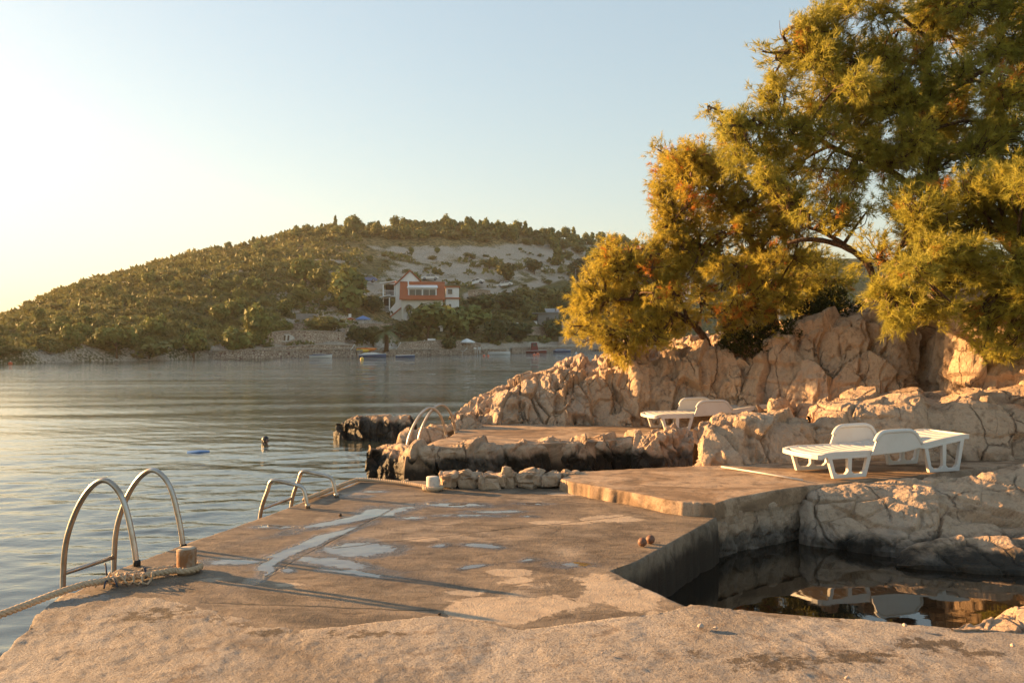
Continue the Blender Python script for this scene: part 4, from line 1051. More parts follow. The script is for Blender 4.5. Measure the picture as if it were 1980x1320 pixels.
# ------------------------------------------------------------------ things on the decks
M_STEEL = None
def mat_steel():
    t = NT('weathered stainless tube')
    n = t.noise(30, 5, 0.65); n2 = t.noise(6, 4, 0.6)
    c = t.mix(t.ramp(n2, [(0.45, 0.0), (0.7, 0.8)]), (0.46, 0.43, 0.39), (0.30, 0.21, 0.13))
    return t.done(c, t.ramp(n, [(0.3, 0.26), (0.7, 0.45)]), t.bump(n, 0.1, 0.002), 0.5, 0.85)
M_STEEL = mat_steel()
M_BOOT = plain('black rubber', (0.02, 0.018, 0.016), 0.7)
def mat_plastic():
    t = NT('white garden plastic')
    n = t.noise(4, 6, 0.65); n2 = t.noise(40, 4, 0.6)
    c = t.mix(t.ramp(n, [(0.45, 0.0), (0.75, 0.5)]), (0.60, 0.575, 0.53), (0.48, 0.43, 0.37))
    c = t.mix(t.ramp(n2, [(0.62, 0.0), (0.75, 0.35)]), c, (0.40, 0.33, 0.26))
    return t.done(c, 0.42, t.bump(n2, 0.08, 0.002), 0.4)
M_PLASTIC = mat_plastic()
def mat_rope():
    t = NT('old hemp rope')
    n = t.noise(60, 5, 0.7); n2 = t.noise(5, 4, 0.6)
    c = t.mix(n2, (0.40, 0.28, 0.17), (0.56, 0.43, 0.30))
    c = t.mix(t.ramp(n, [(0.3, 0.6), (0.5, 0.0)]), c, (0.16, 0.10, 0.06))
    return t.done(c, 0.9, t.bump(n, 0.6, 0.004), 0.15)
M_ROPE = mat_rope()
M_TWINE = plain('dark blue twine', (0.035, 0.04, 0.06), 0.8)
def mat_rust(name, base, amount):
    t = NT(name)
    n = t.noise(9, 7, 0.7, t.pos((1, 1, 0.5))); n2 = t.noise(45, 5, 0.7)
    c = t.mix(t.ramp(n, [(amount - 0.08, 0.0), (amount + 0.10, 1.0)]), base, (0.24, 0.11, 0.045))
    c = t.mix(t.ramp(n2, [(0.3, 0.5), (0.5, 0.0)]), c, tuple(x * 0.4 for x in base))
    return t.done(c, 0.8, t.bump(n2, 0.5, 0.006), 0.25)
M_BOLL = mat_rust('rusty concrete filled pipe', (0.36, 0.29, 0.215), 0.48)
M_BOLL2 = mat_rust('white painted bollard', (0.58, 0.52, 0.45), 0.66)

def ladder(label, feet, out, prof, rungs, r, group='swim ladders', boots=False):
    c = (Vector(feet[0]) + Vector(feet[1])) / 2
    root = empty('swim_ladder', (c.x, c.y, c.z)); tag(root, label, 'ladder', group)
    o = Vector(out).normalized()
    for i, f in enumerate(feet):
        pts = [Vector(f) + o * s + Vector((0, 0, z)) - c for s, z in prof]
        MB().tube(smooth_path(pts, 7), r, 12).build('rail', M_STEEL, root, True)
        b0 = Vector(f) - c
        MB().lathe([(r * 1.25, -0.01), (r * 1.3, 0.035), (r * 1.05, 0.045)], 14, b0).build('foot_socket', M_BOOT if boots else M_STEEL, root, True)
    for s, z in rungs:
        a = Vector(feet[0]) + o * s + Vector((0, 0, z)) - c; b = Vector(feet[1]) + o * s + Vector((0, 0, z)) - c
        MB().tube([a, b], r * 0.85, 10).build('rung', M_STEEL, root, True)
    return root
ladder('tall arched steel swim ladder rails beside the near rope bollard', [(-2.81, 6.19, DZ), (-2.655, 6.68, DZ)], (-0.97, 0.24, 0),
       [(0, -0.01), (0.03, 0.18), (0.10, 0.44), (0.18, 0.575), (0.29, 0.63), (0.41, 0.565), (0.53, 0.40), (0.625, 0.16), (0.655, -0.10), (0.66, -0.5), (0.66, -0.9)], [(0.655, -0.10), (0.66, -0.38), (0.66, -0.66)], 0.021, boots=True)
ladder('low square topped swim ladder rails in the middle of the deck edge', [(-2.06, 8.34, DZ), (-1.895, 8.92, DZ)], (-0.96, 0.28, 0),
       [(0, -0.01), (0.02, 0.10), (0.05, 0.19), (0.11, 0.222), (0.25, 0.245), (0.38, 0.262), (0.43, 0.24), (0.46, 0.16), (0.54, -0.06), (0.58, -0.4), (0.60, -0.9)], [(0.545, -0.04), (0.58, -0.36), (0.59, -0.64)], 0.020)
ladder('tall arched swim ladder rails on the far platform', [(-1.07, 13.46, PZ - 0.02), (-0.95, 13.95, PZ - 0.01)], (-0.86, -0.50, 0),
       [(0, -0.01), (0.03, 0.16), (0.10, 0.36), (0.20, 0.475), (0.31, 0.50), (0.44, 0.42), (0.57, 0.24), (0.67, 0.0), (0.70, -0.25), (0.71, -0.6), (0.71, -1.0)], [(0.70, -0.22), (0.71, -0.5)], 0.021)

# --- sun loungers
def grid_solid(mb, X, Z, skip, y0, y1):
    """panel of cells; X[i][j], Z[i][j] corner grids; skip = cells left open"""
    ni, nj = len(X), len(X[0])
    vs = [(X[i][j], y, Z[i][j]) for y in (y0, y1) for i in range(ni) for j in range(nj)]
    k = lambda s, i, j: s * ni * nj + i * nj + j
    fs = []
    on = lambda i, j: 0 <= i < ni - 1 and 0 <= j < nj - 1 and (i, j) not in skip
    for i in range(ni - 1):
        for j in range(nj - 1):
            if not on(i, j): continue
            fs.append((k(0, i, j), k(0, i + 1, j), k(0, i + 1, j + 1), k(0, i, j + 1)))
            fs.append((k(1, i, j), k(1, i, j + 1), k(1, i + 1, j + 1), k(1, i + 1, j)))
            for a, b, ii, jj in (((i, j), (i, j + 1), i - 1, j), ((i + 1, j + 1), (i + 1, j), i + 1, j), ((i + 1, j), (i, j), i, j - 1), ((i, j + 1), (i + 1, j + 1), i, j + 1)):
                if not on(ii, jj):
                    fs.append((k(0, *a), k(0, *b), k(1, *b), k(1, *a)))
    mb.add(vs, fs)
    return mb
def lz(x):
    return float(np.interp(x, [0, 0.06, 0.2, 0.5, 1.0, 1.25, 1.5, 1.8, 2.05, 2.2], [0.262, 0.285, 0.298, 0.296, 0.300, 0.318, 0.352, 0.398, 0.428, 0.430]))
def lounger(label, loc, rz, group='white plastic sun loungers'):
    root = empty('sun_lounger', loc, rz); tag(root, label, 'sun lounger', group)
    W = 0.335
    xs = [0.03 + i * (2.14 / 36) for i in range(37)]
    fr = MB()
    for s in (-1, 1):
        y0, y1 = (s * W, s * (W - 0.05)) if s < 0 else (s * (W - 0.05), s * W)
        pts = [(x, lz(x)) for x in xs] + [(x, lz(x) - 0.055) for x in reversed(xs)]
        n = len(xs)
        vs = [(x, y0, lz(x)) for x in xs] + [(x, y1, lz(x)) for x in xs] + [(x, y0, lz(x) - 0.055) for x in xs] + [(x, y1, lz(x) - 0.055) for x in xs]
        fs = []
        for i in range(n - 1):
            fs += [(i, i + 1, n + i + 1, n + i), (2 * n + i + 1, 2 * n + i, 3 * n + i, 3 * n + i + 1), (i + 1, i, 2 * n + i, 2 * n + i + 1), (n + i, n + i + 1, 3 * n + i + 1, 3 * n + i)]
        fs += [(0, n, 3 * n, 2 * n), (2 * n - 1, n - 1, 3 * n - 1, 4 * n - 1)]
        fr.add(vs, fs)
    # rounded ends
    for x0, sx, k in ((0.03, -1, 8), (2.17, 1, 8)):
        vs = []; fs = []
        for a in range(k + 1):
            th = math.pi * a / k
            for rr in (1.0, 0.84):
                xx = x0 + sx * 0.075 * math.sin(th) * (1.0 if rr == 1.0 else 0.35); yy = -W * math.cos(th) * rr
                vs += [(xx, yy, lz(x0) - 0.006 * math.sin(th)), (xx, yy, lz(x0) - 0.055)]
        for a in range(k):
            o_ = a * 4
            fs += [(o_, o_ + 4, o_ + 6, o_ + 2), (o_ + 1, o_ + 3, o_ + 7, o_ + 5), (o_, o_ + 1, o_ + 5, o_ + 4), (o_ + 2, o_ + 6, o_ + 7, o_ + 3)]
        fr.add(vs, fs)
    fr.build('frame', M_PLASTIC, root, bevel=0.006)
    # transverse slats
    x = 0.075
    while x < 2.13:
        x1 = min(x + 0.098, 2.15)
        za, zb = lz(x), lz(x1)
        m = MB()
        n = 6
        vs = []; fs = []
        for i in range(n + 1):
            y = -W + 0.052 + (2 * W - 0.104) * i / n
            dip = -0.012 * (1 - (2 * i / n - 1) ** 2)
            vs += [(x, y, za - 0.006 + dip), (x1, y, zb - 0.006 + dip), (x1, y, zb - 0.028 + dip), (x, y, za - 0.028 + dip)]
        for i in range(n):
            o_ = 4 * i
            for q in range(4):
                fs.append((o_ + q, o_ + (q + 1) % 4, o_ + 4 + (q + 1) % 4, o_ + 4 + q))
        fs += [(3, 2, 1, 0), (4 * n, 4 * n + 1, 4 * n + 2, 4 * n + 3)]
        m.add(vs, fs).build('slat', M_PLASTIC, root)
        x += 0.118
    # legs: tapered panels with two openings
    for cx, splay in ((0.42, 0.0), (1.79, 0.0)):
        for s in (-1, 1):
            zt = lambda xx: lz(xx) - 0.05
            tops = [cx - 0.305, cx - 0.250, cx - 0.030, cx + 0.030, cx + 0.250, cx + 0.305]
            bots = [cx - 0.225, cx - 0.180, cx - 0.022, cx + 0.022, cx + 0.180, cx + 0.225]
            X = []; Z = []
            for t, b in zip(tops, bots):
                top = zt(t)
                hs = [0.0, 0.042, 0.075, top - 0.045, top - 0.028, top]
                X.append([b + (t - b) * h / top for h in hs]); Z.append(hs)
            # rounded lower corners of the openings
            for i, sgn in ((1, 1), (2, -1), (3, 1), (4, -1)):
                X[i][1] += sgn * 0.035
            y0, y1 = (s * (W + 0.004), s * (W - 0.040)) if s < 0 else (s * (W - 0.040), s * (W + 0.004))
            grid_solid(MB(), X, Z, {(1, 1), (1, 2), (1, 3), (3, 1), (3, 2), (3, 3)}, y0, y1).build('leg', M_PLASTIC, root, bevel=0.006)
    # arm panels
    for s in (-1, 1):
        out = [(0.635, 0.245), (0.66, 0.30), (0.70, 0.40), (0.735, 0.455), (0.785, 0.490), (0.86, 0.502), (1.12, 0.506), (1.20, 0.498), (1.26, 0.468), (1.305, 0.41), (1.35, 0.345), (1.42, 0.285), (1.38, 0.285), (1.30, 0.300), (1.10, 0.262), (0.85, 0.255), (0.72, 0.245)]
        out = [(0.70 + (a_ - 0.635) * 0.80 / 0.785, b_) for a_, b_ in out]
        y0, y1 = (s * (W + 0.030), s * (W + 0.008)) if s < 0 else (s * (W + 0.008), s * (W + 0.030))
        m = MB(); m.prism(out, y0, y1); m.build('arm_panel', M_PLASTIC, root, bevel=0.005)
        top = out[2:11]
        cy = s * (W + 0.014)
        MB().tube([(x_, cy, z_) for x_, z_ in smooth_path([(a, b, 0) for a, b in top], 3) for x_, z_ in [(x_, z_)]] if False else [(p.x, cy, p.y) for p in smooth_path([(a, b, 0) for a, b in top], 3)], 0.027, 10).build('arm_rest', M_PLASTIC, root, True)
    return root
lounger('white plastic sun lounger on the near platform', (3.31, 9.515, PZ + 0.012), math.radians(18.7))
lounger('white plastic sun lounger on the far platform, half behind the boulder', (2.36, 14.42, PZ + 0.012), math.radians(13.0))

# --- ropes and bollards
def rope(name, path, label=None, parent=None, r=0.013, pitch=0.095, mat=None, cat='rope'):
    pts = smooth_path(path, 10)
    # resample finely
    P = np.array([tuple(p) for p in pts]); d = np.concatenate([[0], np.cumsum(np.linalg.norm(np.diff(P, axis=0), axis=1))])
    n = int(d[-1] / 0.011) + 2
    s = np.linspace(0, d[-1], n)
    C = np.stack([np.interp(s, d, P[:, k]) for k in range(3)], 1)
    T = np.gradient(C, axis=0); T /= np.linalg.norm(T, axis=1, keepdims=True)
    A = np.cross(T, np.array([0, 0, 1.0])); A /= np.linalg.norm(A, axis=1, keepdims=True) + 1e-9
    Bv = np.cross(T, A)
    mb = MB()
    for k in range(3):
        ph = s / pitch * 2 * np.pi + k * 2 * np.pi / 3
        H = C + (A * np.cos(ph)[:, None] + Bv * np.sin(ph)[:, None]) * r * 0.98
        mb.tube([tuple(h) for h in H], r, 6)
    o = mb.build(name, mat or M_ROPE, parent, True)
    if label: tag(o, label, cat)
    return o
zr = DZ + 0.036
bc = Vector((-2.37, 6.02, DZ))
loop = [Vector((-2.78, 5.71, zr)), Vector((-2.62, 5.80, zr)), Vector((-2.48, 5.905, zr))]
arc = [bc + Vector((0.094 * math.cos(a), 0.094 * math.sin(a), 0.036)) for a in [math.radians(v) for v in (-125, -80, -35, 10, 55, 100, 145, 190)]]
rope('mooring_rope', [(-4.5, 2.9, 0.30), (-3.9, 3.7, 0.34), (-3.4, 4.55, 0.40), (-3.12, 5.05, 0.435), (-2.97, 5.36, 0.462), (-2.87, 5.56, zr + 0.012), (-2.80, 5.67, zr)] + loop + arc + [Vector((-2.50, 5.99, zr)), Vector((-2.64, 5.88, zr)), Vector((-2.77, 5.775, zr))], 'thick twisted mooring rope looped round the near bollard', r=0.0125)
kn = empty('rope_knot', (-2.78, 5.73, zr)); tag(kn, 'frayed lashing of dark twine around the mooring rope', 'knot')
MB().tube([(0.035 * math.cos(a) * 0.4 + 0.012 * i - 0.04, 0.0 + 0.052 * math.cos(i * 1.3), 0.0 + 0.040 * math.sin(i * 1.3)) for i, a in enumerate([0] * 26)] , 0.0075, 6).build('lashing', M_ROPE, kn, True)
for k, (a, b) in enumerate([((-0.02, -0.02, 0.03), (-0.07, 0.05, 0.085)), ((0.02, -0.04, 0.01), (0.10, -0.12, -0.02)), ((0.0, -0.05, 0.0), (0.02, -0.14, -0.025)), ((0.05, -0.03, 0.02), (0.14, -0.07, -0.012)), ((-0.03, -0.04, 0.01), (-0.05, -0.12, -0.025))]):
    MB().tube(smooth_path([a, ((a[0] + b[0]) / 2, (a[1] + b[1]) / 2, max(a[2], b[2]) + 0.01), b], 4), 0.006, 5).build('loose_end', M_TWINE if k < 3 else M_ROPE, kn, True)
rope('binding_twine', [(-2.575, 5.815, zr - 0.02), (-2.60, 5.85, zr + 0.035), (-2.635, 5.885, zr + 0.02), (-2.62, 5.86, zr - 0.02)], 'short dark binding on the rope loop near the bollard', r=0.006, pitch=0.03, mat=M_TWINE, cat='binding')
r_ = empty('bollard', tuple(bc)); tag(r_, 'short rusty concrete bollard beside the tall near ladder', 'bollard')
MB().lathe([(0.070, -0.01), (0.071, 0.02), (0.068, 0.10), (0.070, 0.165), (0.066, 0.174)], 28).build('post', M_BOLL, r_, True)
MB().lathe([(0.060, 0.1745), (0.055, 0.179), (0.02, 0.181), (0.001, 0.1815)], 28).build('cap', plain('mortar fill', (0.40, 0.33, 0.25), 0.9), r_, True)
b2 = gr(837, 948, DZ)
r_ = empty('bollard', tuple(b2)); tag(r_, 'white painted bollard at the far corner of the lower deck', 'bollard')
MB().lathe([(0.074, -0.01), (0.075, 0.03), (0.073, 0.12), (0.074, 0.150), (0.070, 0.156)], 26).build('post', M_BOLL2, r_, True)
MB().lathe([(0.064, 0.1565), (0.05, 0.160), (0.001, 0.161)], 26).build('cap', M_BOLL2, r_, True)
arc2 = [b2 + Vector((0.102 * math.cos(a), 0.102 * math.sin(a), 0.034)) for a in [math.radians(v) for v in (150, 195, 240, 285, 330, 15, 60, 105, 140)]]
e0 = [gr(588, 972, DZ), gr(640, 952, DZ), gr(686, 934, DZ), gr(697, 932.5, DZ), gr(730, 934, DZ), gr(780, 939, DZ), gr(812, 944, DZ)]
rope('edge_rope', [p + Vector((0, 0, 0.034)) for p in e0] + arc2, 'taut edge rope from the low ladder to the white bollard', r=0.0125)
MB().tube(smooth_path([gr(786, 938, DZ) + Vector((0.02 * math.sin(i * 2.2), 0.035 * math.cos(i * 1.9), 0.038 + 0.03 * math.sin(i * 1.9))) for i in range(10)], 4), 0.011, 6).build('rope_knot', M_ROPE, None, True)
tag(bpy.data.objects['rope_knot.001'] if 'rope_knot.001' in bpy.data.objects else bpy.data.objects['rope_knot'], 'small knot in the edge rope left of the white bollard', 'knot')

# --- small things lying about
M_BALL = plain('rusty brown ball', (0.16, 0.075, 0.045), 0.6, var=0.4, scale=30)
for x, y, r, lab in [(1242, 1056, 0.037, 'left brown ball near the edge of the rock pool'), (1257.5, 1051, 0.037, 'right brown ball touching the one beside it near the pool edge')]:
    p = gr(x, y, DZ)
    me = bpy.data.meshes.new('ball'); bm = bmesh.new(); bmesh.ops.create_icosphere(bm, subdivisions=4, radius=r)
    for v in bm.verts: v.co *= 1 + 0.02 * math.sin(v.co.x * 190) * math.sin(v.co.z * 160 + 1)
    bm.to_mesh(me); bm.free(); me.polygons.foreach_set('use_smooth', [True] * len(me.polygons))
    o = link('ball', me, M_BALL); o.location = (p.x, p.y, DZ + r); tag(o, lab, 'ball', 'two brown balls by the pool')
M_PEB = plain('pale pebble', (0.42, 0.32, 0.25), 0.8, var=0.2, scale=40)
M_CLOD = plain('dark clod', (0.05, 0.032, 0.022), 0.9)
def pebble(name, x, y, z, s, seed, label, mat, cat='pebble'):
    rs = np.random.default_rng(seed)
    bm = bmesh.new(); bmesh.ops.create_icosphere(bm, subdivisions=3, radius=1.0)
    V = np.array([v.co for v in bm.verts]); F = np.array([[v.index for v in f.verts] for f in bm.faces]); bm.free()
    V = V * (1 + 0.28 * fbm(V * 1.6 + seed, 3, seed))[:, None] * np.array([1.2, 0.8, 0.65]) * s
    p = gr(x, y, z)
    o = link(name, np_mesh(name, V, F), mat); o.location = (p.x, p.y, z + 0.5 * s); o.rotation_euler = (0, 0, rs.random() * 6)
    return tag(o, label, cat)
SZ = DZ + 0.03
for k, (x, y, s, lab) in enumerate([(1355, 1213, 0.020, 'largest pale pebble on the slab in front of the pool'), (1384, 1215, 0.012, 'small pale pebble right of the largest one'), (1749, 1210, 0.014, 'pale pebble on the brink of the pool'), (1958, 1249, 0.014, 'pale pebble at the right edge of the slab'), (1638, 1312, 0.012, 'pale pebble at the very bottom of the slab'), (1165, 1262, 0.007, 'tiny pale chip on the slab below the smooth patch')]):
    pebble('pebble', x, y, SZ, s, 300 + k, lab, M_PEB)
pebble('clod', 658, 997, DZ, 0.020, 320, 'dark clod lying in the puddle near the low ladder', M_CLOD, 'clod')
pebble('clod', 850, 1188, DZ, 0.010, 321, 'small dark clod where the slab meets the smooth patch', M_CLOD, 'clod')
a, b = gr(1395, 902, PZ + 0.02), gr(1552, 928, PZ + 0.02)
o = MB().tube([a, a.lerp(b, 0.5) + Vector((0, 0, 0.004)), b], 0.011, 8).build('pole', plain('pale aluminium pole', (0.55, 0.48, 0.40), 0.4, 0.5), None, True)
tag(o, 'thin pale pole lying on the near platform left of the lounger', 'pole')
# loose stones at the foot of the cliff
for k, (x, y, Y, s, lab) in enumerate([(1805, 768, 12.4, 0.13, 'loose stone in the gap between cliff and ledge'), (1712, 782, 12.2, 0.09, 'small loose stone on the ledge below the shaded cliff'), (1545, 838, 11.7, 0.10, 'small stone on top of the gap beside the large boulder'), (1915, 878, 10.9, 0.16, 'low stone at the back of the near platform behind the lounger')]):
    bm = bmesh.new(); bmesh.ops.create_icosphere(bm, subdivisions=4, radius=1.0)
    V = np.array([v.co for v in bm.verts]); F = np.array([[v.index for v in f.verts] for f in bm.faces]); bm.free()
    V = np.sign(V) * np.abs(V) ** 0.6 * np.array([1.3, 1.0, 0.7]) * s
    c = np.array(at(x, y, Y)); W_ = V + c
    V = V * (1 + rock_disp(W_, 400 + k, size=0.12, block=0.02, crack=0.01, flute=0.01, fine=0.008) / s)[:, None]
    o = link('loose_stone', np_mesh('loose_stone', V, F, False), M_ROCK); o.location = c; tag(o, lab, 'stone')

# --- the swimmer
M_SKIN = plain('wet skin', (0.42, 0.24, 0.17), 0.35, 0.5)
M_HAIR = plain('wet dark hair', (0.022, 0.014, 0.010), 0.35, 0.5)
M_FIN = plain('blue rubber fin', (0.09, 0.20, 0.42), 0.4, 0.5)
def swimmer():
    hp = gr(511, 858, 0.0)
    root = empty('person', (hp.x, hp.y, -0.045)); tag(root, 'swimmer with dark wet hair, only head and shoulders above water', 'person')
    me = bpy.data.meshes.new('body')
    J = [(-0.62, -0.35, -0.24), (-0.40, -0.22, -0.16), (-0.16, -0.09, -0.05), (-0.02, 0.0, 0.005), (0.02, 0.01, 0.075), (0.045, 0.02, 0.165), (0.05, 0.02, 0.215),   # pelvis, waist, chest, neck base, neck, head, crown
         (-0.10, 0.12, -0.04), (0.10, 0.30, -0.14), (0.34, 0.36, -0.10), (-0.02, -0.24, -0.05), (0.14, -0.40, -0.14), (0.38, -0.42, -0.12),
         (-1.0, -0.50, -0.30), (-1.35, -0.66, -0.26), (-1.05, -0.62, -0.26), (-1.42, -0.82, -0.16)]
    E = [(0, 1), (1, 2), (2, 3), (3, 4), (4, 5), (5, 6), (2, 7), (7, 8), (8, 9), (2, 10), (10, 11), (11, 12), (0, 13), (13, 14), (0, 15), (15, 16)]
    Rr = [0.15, 0.14, 0.16, 0.085, 0.06, 0.088, 0.055, 0.075, 0.05, 0.035, 0.075, 0.05, 0.035, 0.075, 0.045, 0.075, 0.045]
    me.from_pydata(J, E, []); me.update()
    o = link('body', me, M_SKIN, root)
    sk = o.modifiers.new('skin', 'SKIN'); o.modifiers.new('sub', 'SUBSURF').levels = 2; o.modifiers['sub'].render_levels = 2
    for v, r in zip(me.skin_vertices[0].data, Rr): v.radius = (r, r)
    me.skin_vertices[0].data[0].use_root = True
    # hair: a cap over the back and top of the head, wet strands down the neck
    bm = bmesh.new(); bmesh.ops.create_icosphere(bm, subdivisions=4, radius=1.0)
    for v in list(bm.verts):
        if v.co.x > 0.45 and v.co.z < 0.45: bm.verts.remove(v)
    for v in bm.verts:
        k = 1 + 0.05 * math.sin(v.co.y * 17) + 0.04 * math.sin(v.co.z * 13 + v.co.y * 9)
        v.co = Vector((0.030 + v.co.x * 0.104 * k, 0.02 + v.co.y * 0.098 * k, 0.160 + v.co.z * 0.118 * k - (0.03 if v.co.x < -0.3 and v.co.z < 0 else 0)))
    mh = bpy.data.meshes.new('hair'); bm.to_mesh(mh); bm.free(); mh.polygons.foreach_set('use_smooth', [True] * len(mh.polygons))
    link('hair', mh, M_HAIR, root)
    f = MB()
    f.lathe([(0.004, 0.0), (0.012, 0.006), (0.014, 0.016), (0.006, 0.03)], 8, (0.145, 0.02, 0.13)); f.build('nose', M_SKIN, root, True)
    MB().tube([(0.10, -0.055, 0.165), (0.128, -0.02, 0.172), (0.130, 0.055, 0.172), (0.105, 0.09, 0.165)], 0.016, 8).build('goggles', M_HAIR, root, True)
    fp = gr(385, 874, 0.0) - hp
    m = MB()
    m.add([(-0.30, -0.10, 0.02), (-0.30, 0.10, 0.035), (0.0, 0.07, 0.05), (0.26, 0.045, 0.02), (0.26, -0.045, 0.01), (0.0, -0.07, 0.035),
           (-0.30, -0.10, -0.01), (-0.30, 0.10, 0.0), (0.0, 0.07, -0.01), (0.26, 0.045, -0.04), (0.26, -0.045, -0.05), (0.0, -0.07, -0.02)],
          [(0, 5, 2, 1), (5, 4, 3, 2), (6, 7, 8, 11), (11, 8, 9, 10), (0, 1, 7, 6), (1, 2, 8, 7), (2, 3, 9, 8), (3, 4, 10, 9), (4, 5, 11, 10), (5, 0, 6, 11)])
    root.scale = (0.72, 0.72, 0.72)
    o = m.build('swim_fin', M_FIN, root, bevel=0.006); o.location = fp / 0.72 + Vector((0, 0, 0.062)); o.rotation_euler = (0.12, -0.05, 0.25)
swimmer()
# ------------------------------------------------------------------ the far shore: walls, houses, cars, boats, trees
def shore(x, t=0.55):
    return Vector(hill_point(np.array([float(x)]), np.array([t]))[0])
def mat_wall(name, a, b, joint, scale=1.6):
    t = NT(name)
    v = t.pos((1, 1, 1.5)); e = t.voro(scale, v, 'DISTANCE_TO_EDGE'); c = t.voro(scale, v, 'F1', 'Color')
    bw = t.new('ShaderNodeRGBToBW'); t.l.new(c, bw.inputs[0])
    col = t.mix(bw.outputs[0], a, b)
    col = t.mix(t.ramp(e, [(0.03, 1.0), (0.09, 0.0)]), col, joint)
    col = t.mix(t.ramp(t.noise(0.7, 5, 0.6), [(0.45, 0.0), (0.65, 0.5)]), col, tuple(x * 0.55 for x in a))
    return t.done(col, 0.95, t.bump(e, 0.8, 0.12), 0.1)
M_WALL = mat_wall('dry stone wall', (0.36, 0.295, 0.225), (0.58, 0.49, 0.385), (0.15, 0.065, 0.045), 2.8)
M_QUAY = mat_wall('quay stone', (0.30, 0.245, 0.19), (0.52, 0.44, 0.345), (0.12, 0.05, 0.035), 2.6)
M_RENDER = plain('white house render', (0.76, 0.735, 0.69), 0.9, 0.2, var=0.06, scale=1.5)
M_CREAM = plain('cream house render', (0.62, 0.565, 0.475), 0.9, 0.2, var=0.06, scale=1.5)
M_GREYW = plain('grey cement render', (0.24, 0.225, 0.205), 0.9, 0.2, var=0.12, scale=1.5)
M_GREYR = plain('grey fibre cement sheets', (0.27, 0.26, 0.25), 0.85, 0.2, var=0.1, scale=2.0)
def mat_tile():
    t = NT('red clay tiles')
    w = t.new('ShaderNodeTexWave'); w.bands_direction = 'X'; w.inputs['Scale'].default_value = 1.6; w.inputs['Distortion'].default_value = 0.3
    t.l.new(t.pos(obj=True), w.inputs['Vector'])
    c = t.mix(t.noise(1.6, 5, 0.6), (0.38, 0.115, 0.055), (0.49, 0.165, 0.08))
    c = t.mix(t.math('MULTIPLY', w.outputs['Fac'], 0.35), c, (0.19, 0.05, 0.028))
    return t.done(c, 0.85, t.bump(w.outputs['Fac'], 0.6, 0.08), 0.2)
M_TILE = mat_tile()
M_GLASS = plain('window glass', (0.05, 0.06, 0.065), 0.08, 0.6, var=0.05)
M_DARK = plain('dark interior', (0.02, 0.018, 0.015), 0.9)
M_WHITE = plain('white gloss paint', (0.72, 0.71, 0.68), 0.35, 0.4, var=0.03)
M_BLUE = plain('blue boat paint', (0.07, 0.125, 0.235), 0.35, 0.5, var=0.08)
M_LBLUE = plain('blue canvas', (0.12, 0.22, 0.44), 0.8, 0.2, var=0.08)
M_RED = plain('red paint', (0.20, 0.04, 0.035), 0.5, 0.4, var=0.1)
M_ORANGE = plain('orange plastic', (0.70, 0.20, 0.03), 0.45, 0.4, var=0.05)
M_BUOY = plain('orange buoy', (0.60, 0.12, 0.04), 0.45, 0.4, var=0.03)
M_YELLOW = plain('yellow plastic', (0.72, 0.48, 0.06), 0.45, 0.4, var=0.05)
M_SILVER = plain('silver car paint', (0.46, 0.47, 0.48), 0.25, 0.6, 0.4, var=0.03)
M_CARW = plain('white car paint', (0.66, 0.65, 0.64), 0.25, 0.6, var=0.03)
M_CARB = plain('blue car paint', (0.06, 0.12, 0.28), 0.25, 0.6, var=0.03)
M_TYRE = plain('tyre rubber', (0.02, 0.02, 0.02), 0.85)
M_TIMBER = plain('weathered timber', (0.16, 0.105, 0.065), 0.85)

# quay and terrace walls
def wall_strip(name, pts, thick, mat, label, cat='wall', cap=True):
    """pts: world (x, y, z0, z1) along the face"""
    root = empty(name, (pts[0][0], pts[0][1], pts[0][2])); tag(root, label, cat)
    o0 = Vector((pts[0][0], pts[0][1], pts[0][2]))
    n = len(pts); vs = []; fs = []
    for x, y, z0, z1 in pts:
        d = Vector((x, y)).normalized()
        for k, (off, z) in enumerate(((0, z0), (0.06, z1), (thick, z1), (thick, z0))):
            vs.append((x + d.x * off - o0.x, y + d.y * off - o0.y, z - o0.z))
    for i in range(n - 1):
        for k in range(4):
            k2 = (k + 1) % 4
            fs.append((4 * i + k, 4 * i + 4 + k, 4 * i + 4 + k2, 4 * i + k2))
    fs += [(0, 1, 2, 3), (4 * n - 1, 4 * n - 2, 4 * n - 3, 4 * n - 4)]
    MB().add(vs, fs).build('masonry', mat, root)
    if cap:
        vs = []; fs = []
        for x, y, z0, z1 in pts:
            d = Vector((x, y)).normalized()
            for off, z in ((-0.08, z1 + 0.01), (-0.08, z1 + 0.13), (thick * 0.96, z1 + 0.13), (thick * 0.96, z1 + 0.01)):
                vs.append((x + d.x * off - o0.x, y + d.y * off - o0.y, z - o0.z))
        for i in range(n - 1):
            for k in range(4):
                k2 = (k + 1) % 4
                fs.append((4 * i + k, 4 * i + 4 + k, 4 * i + 4 + k2, 4 * i + k2))
        fs += [(0, 1, 2, 3), (4 * n - 1, 4 * n - 2, 4 * n - 3, 4 * n - 4)]
        MB().add(vs, fs).build('coping', plain('pale coping stone', (0.33, 0.28, 0.225), 0.9), root)
    return root
rq = random.Random(4)
def quay(x0, x1, step, top, lab, t=0.45):
    pts = []
    x = x0
    while x <= x1:
        p = shore(x, t); pts.append((p.x, p.y - 0.6, -0.8, top + rq.uniform(-0.08, 0.08))); x += step
    wall_strip('quay_wall', pts, 3.5, M_QUAY, lab)
quay(415, 690, 11, 1.0, 'rough stone quay at the water below the stone terraces')
quay(692, 985, 11, 0.75, 'low quay below the red roofed house')
quay(990, 1360, 14, 0.95, 'stone quay running behind the low golden pine')
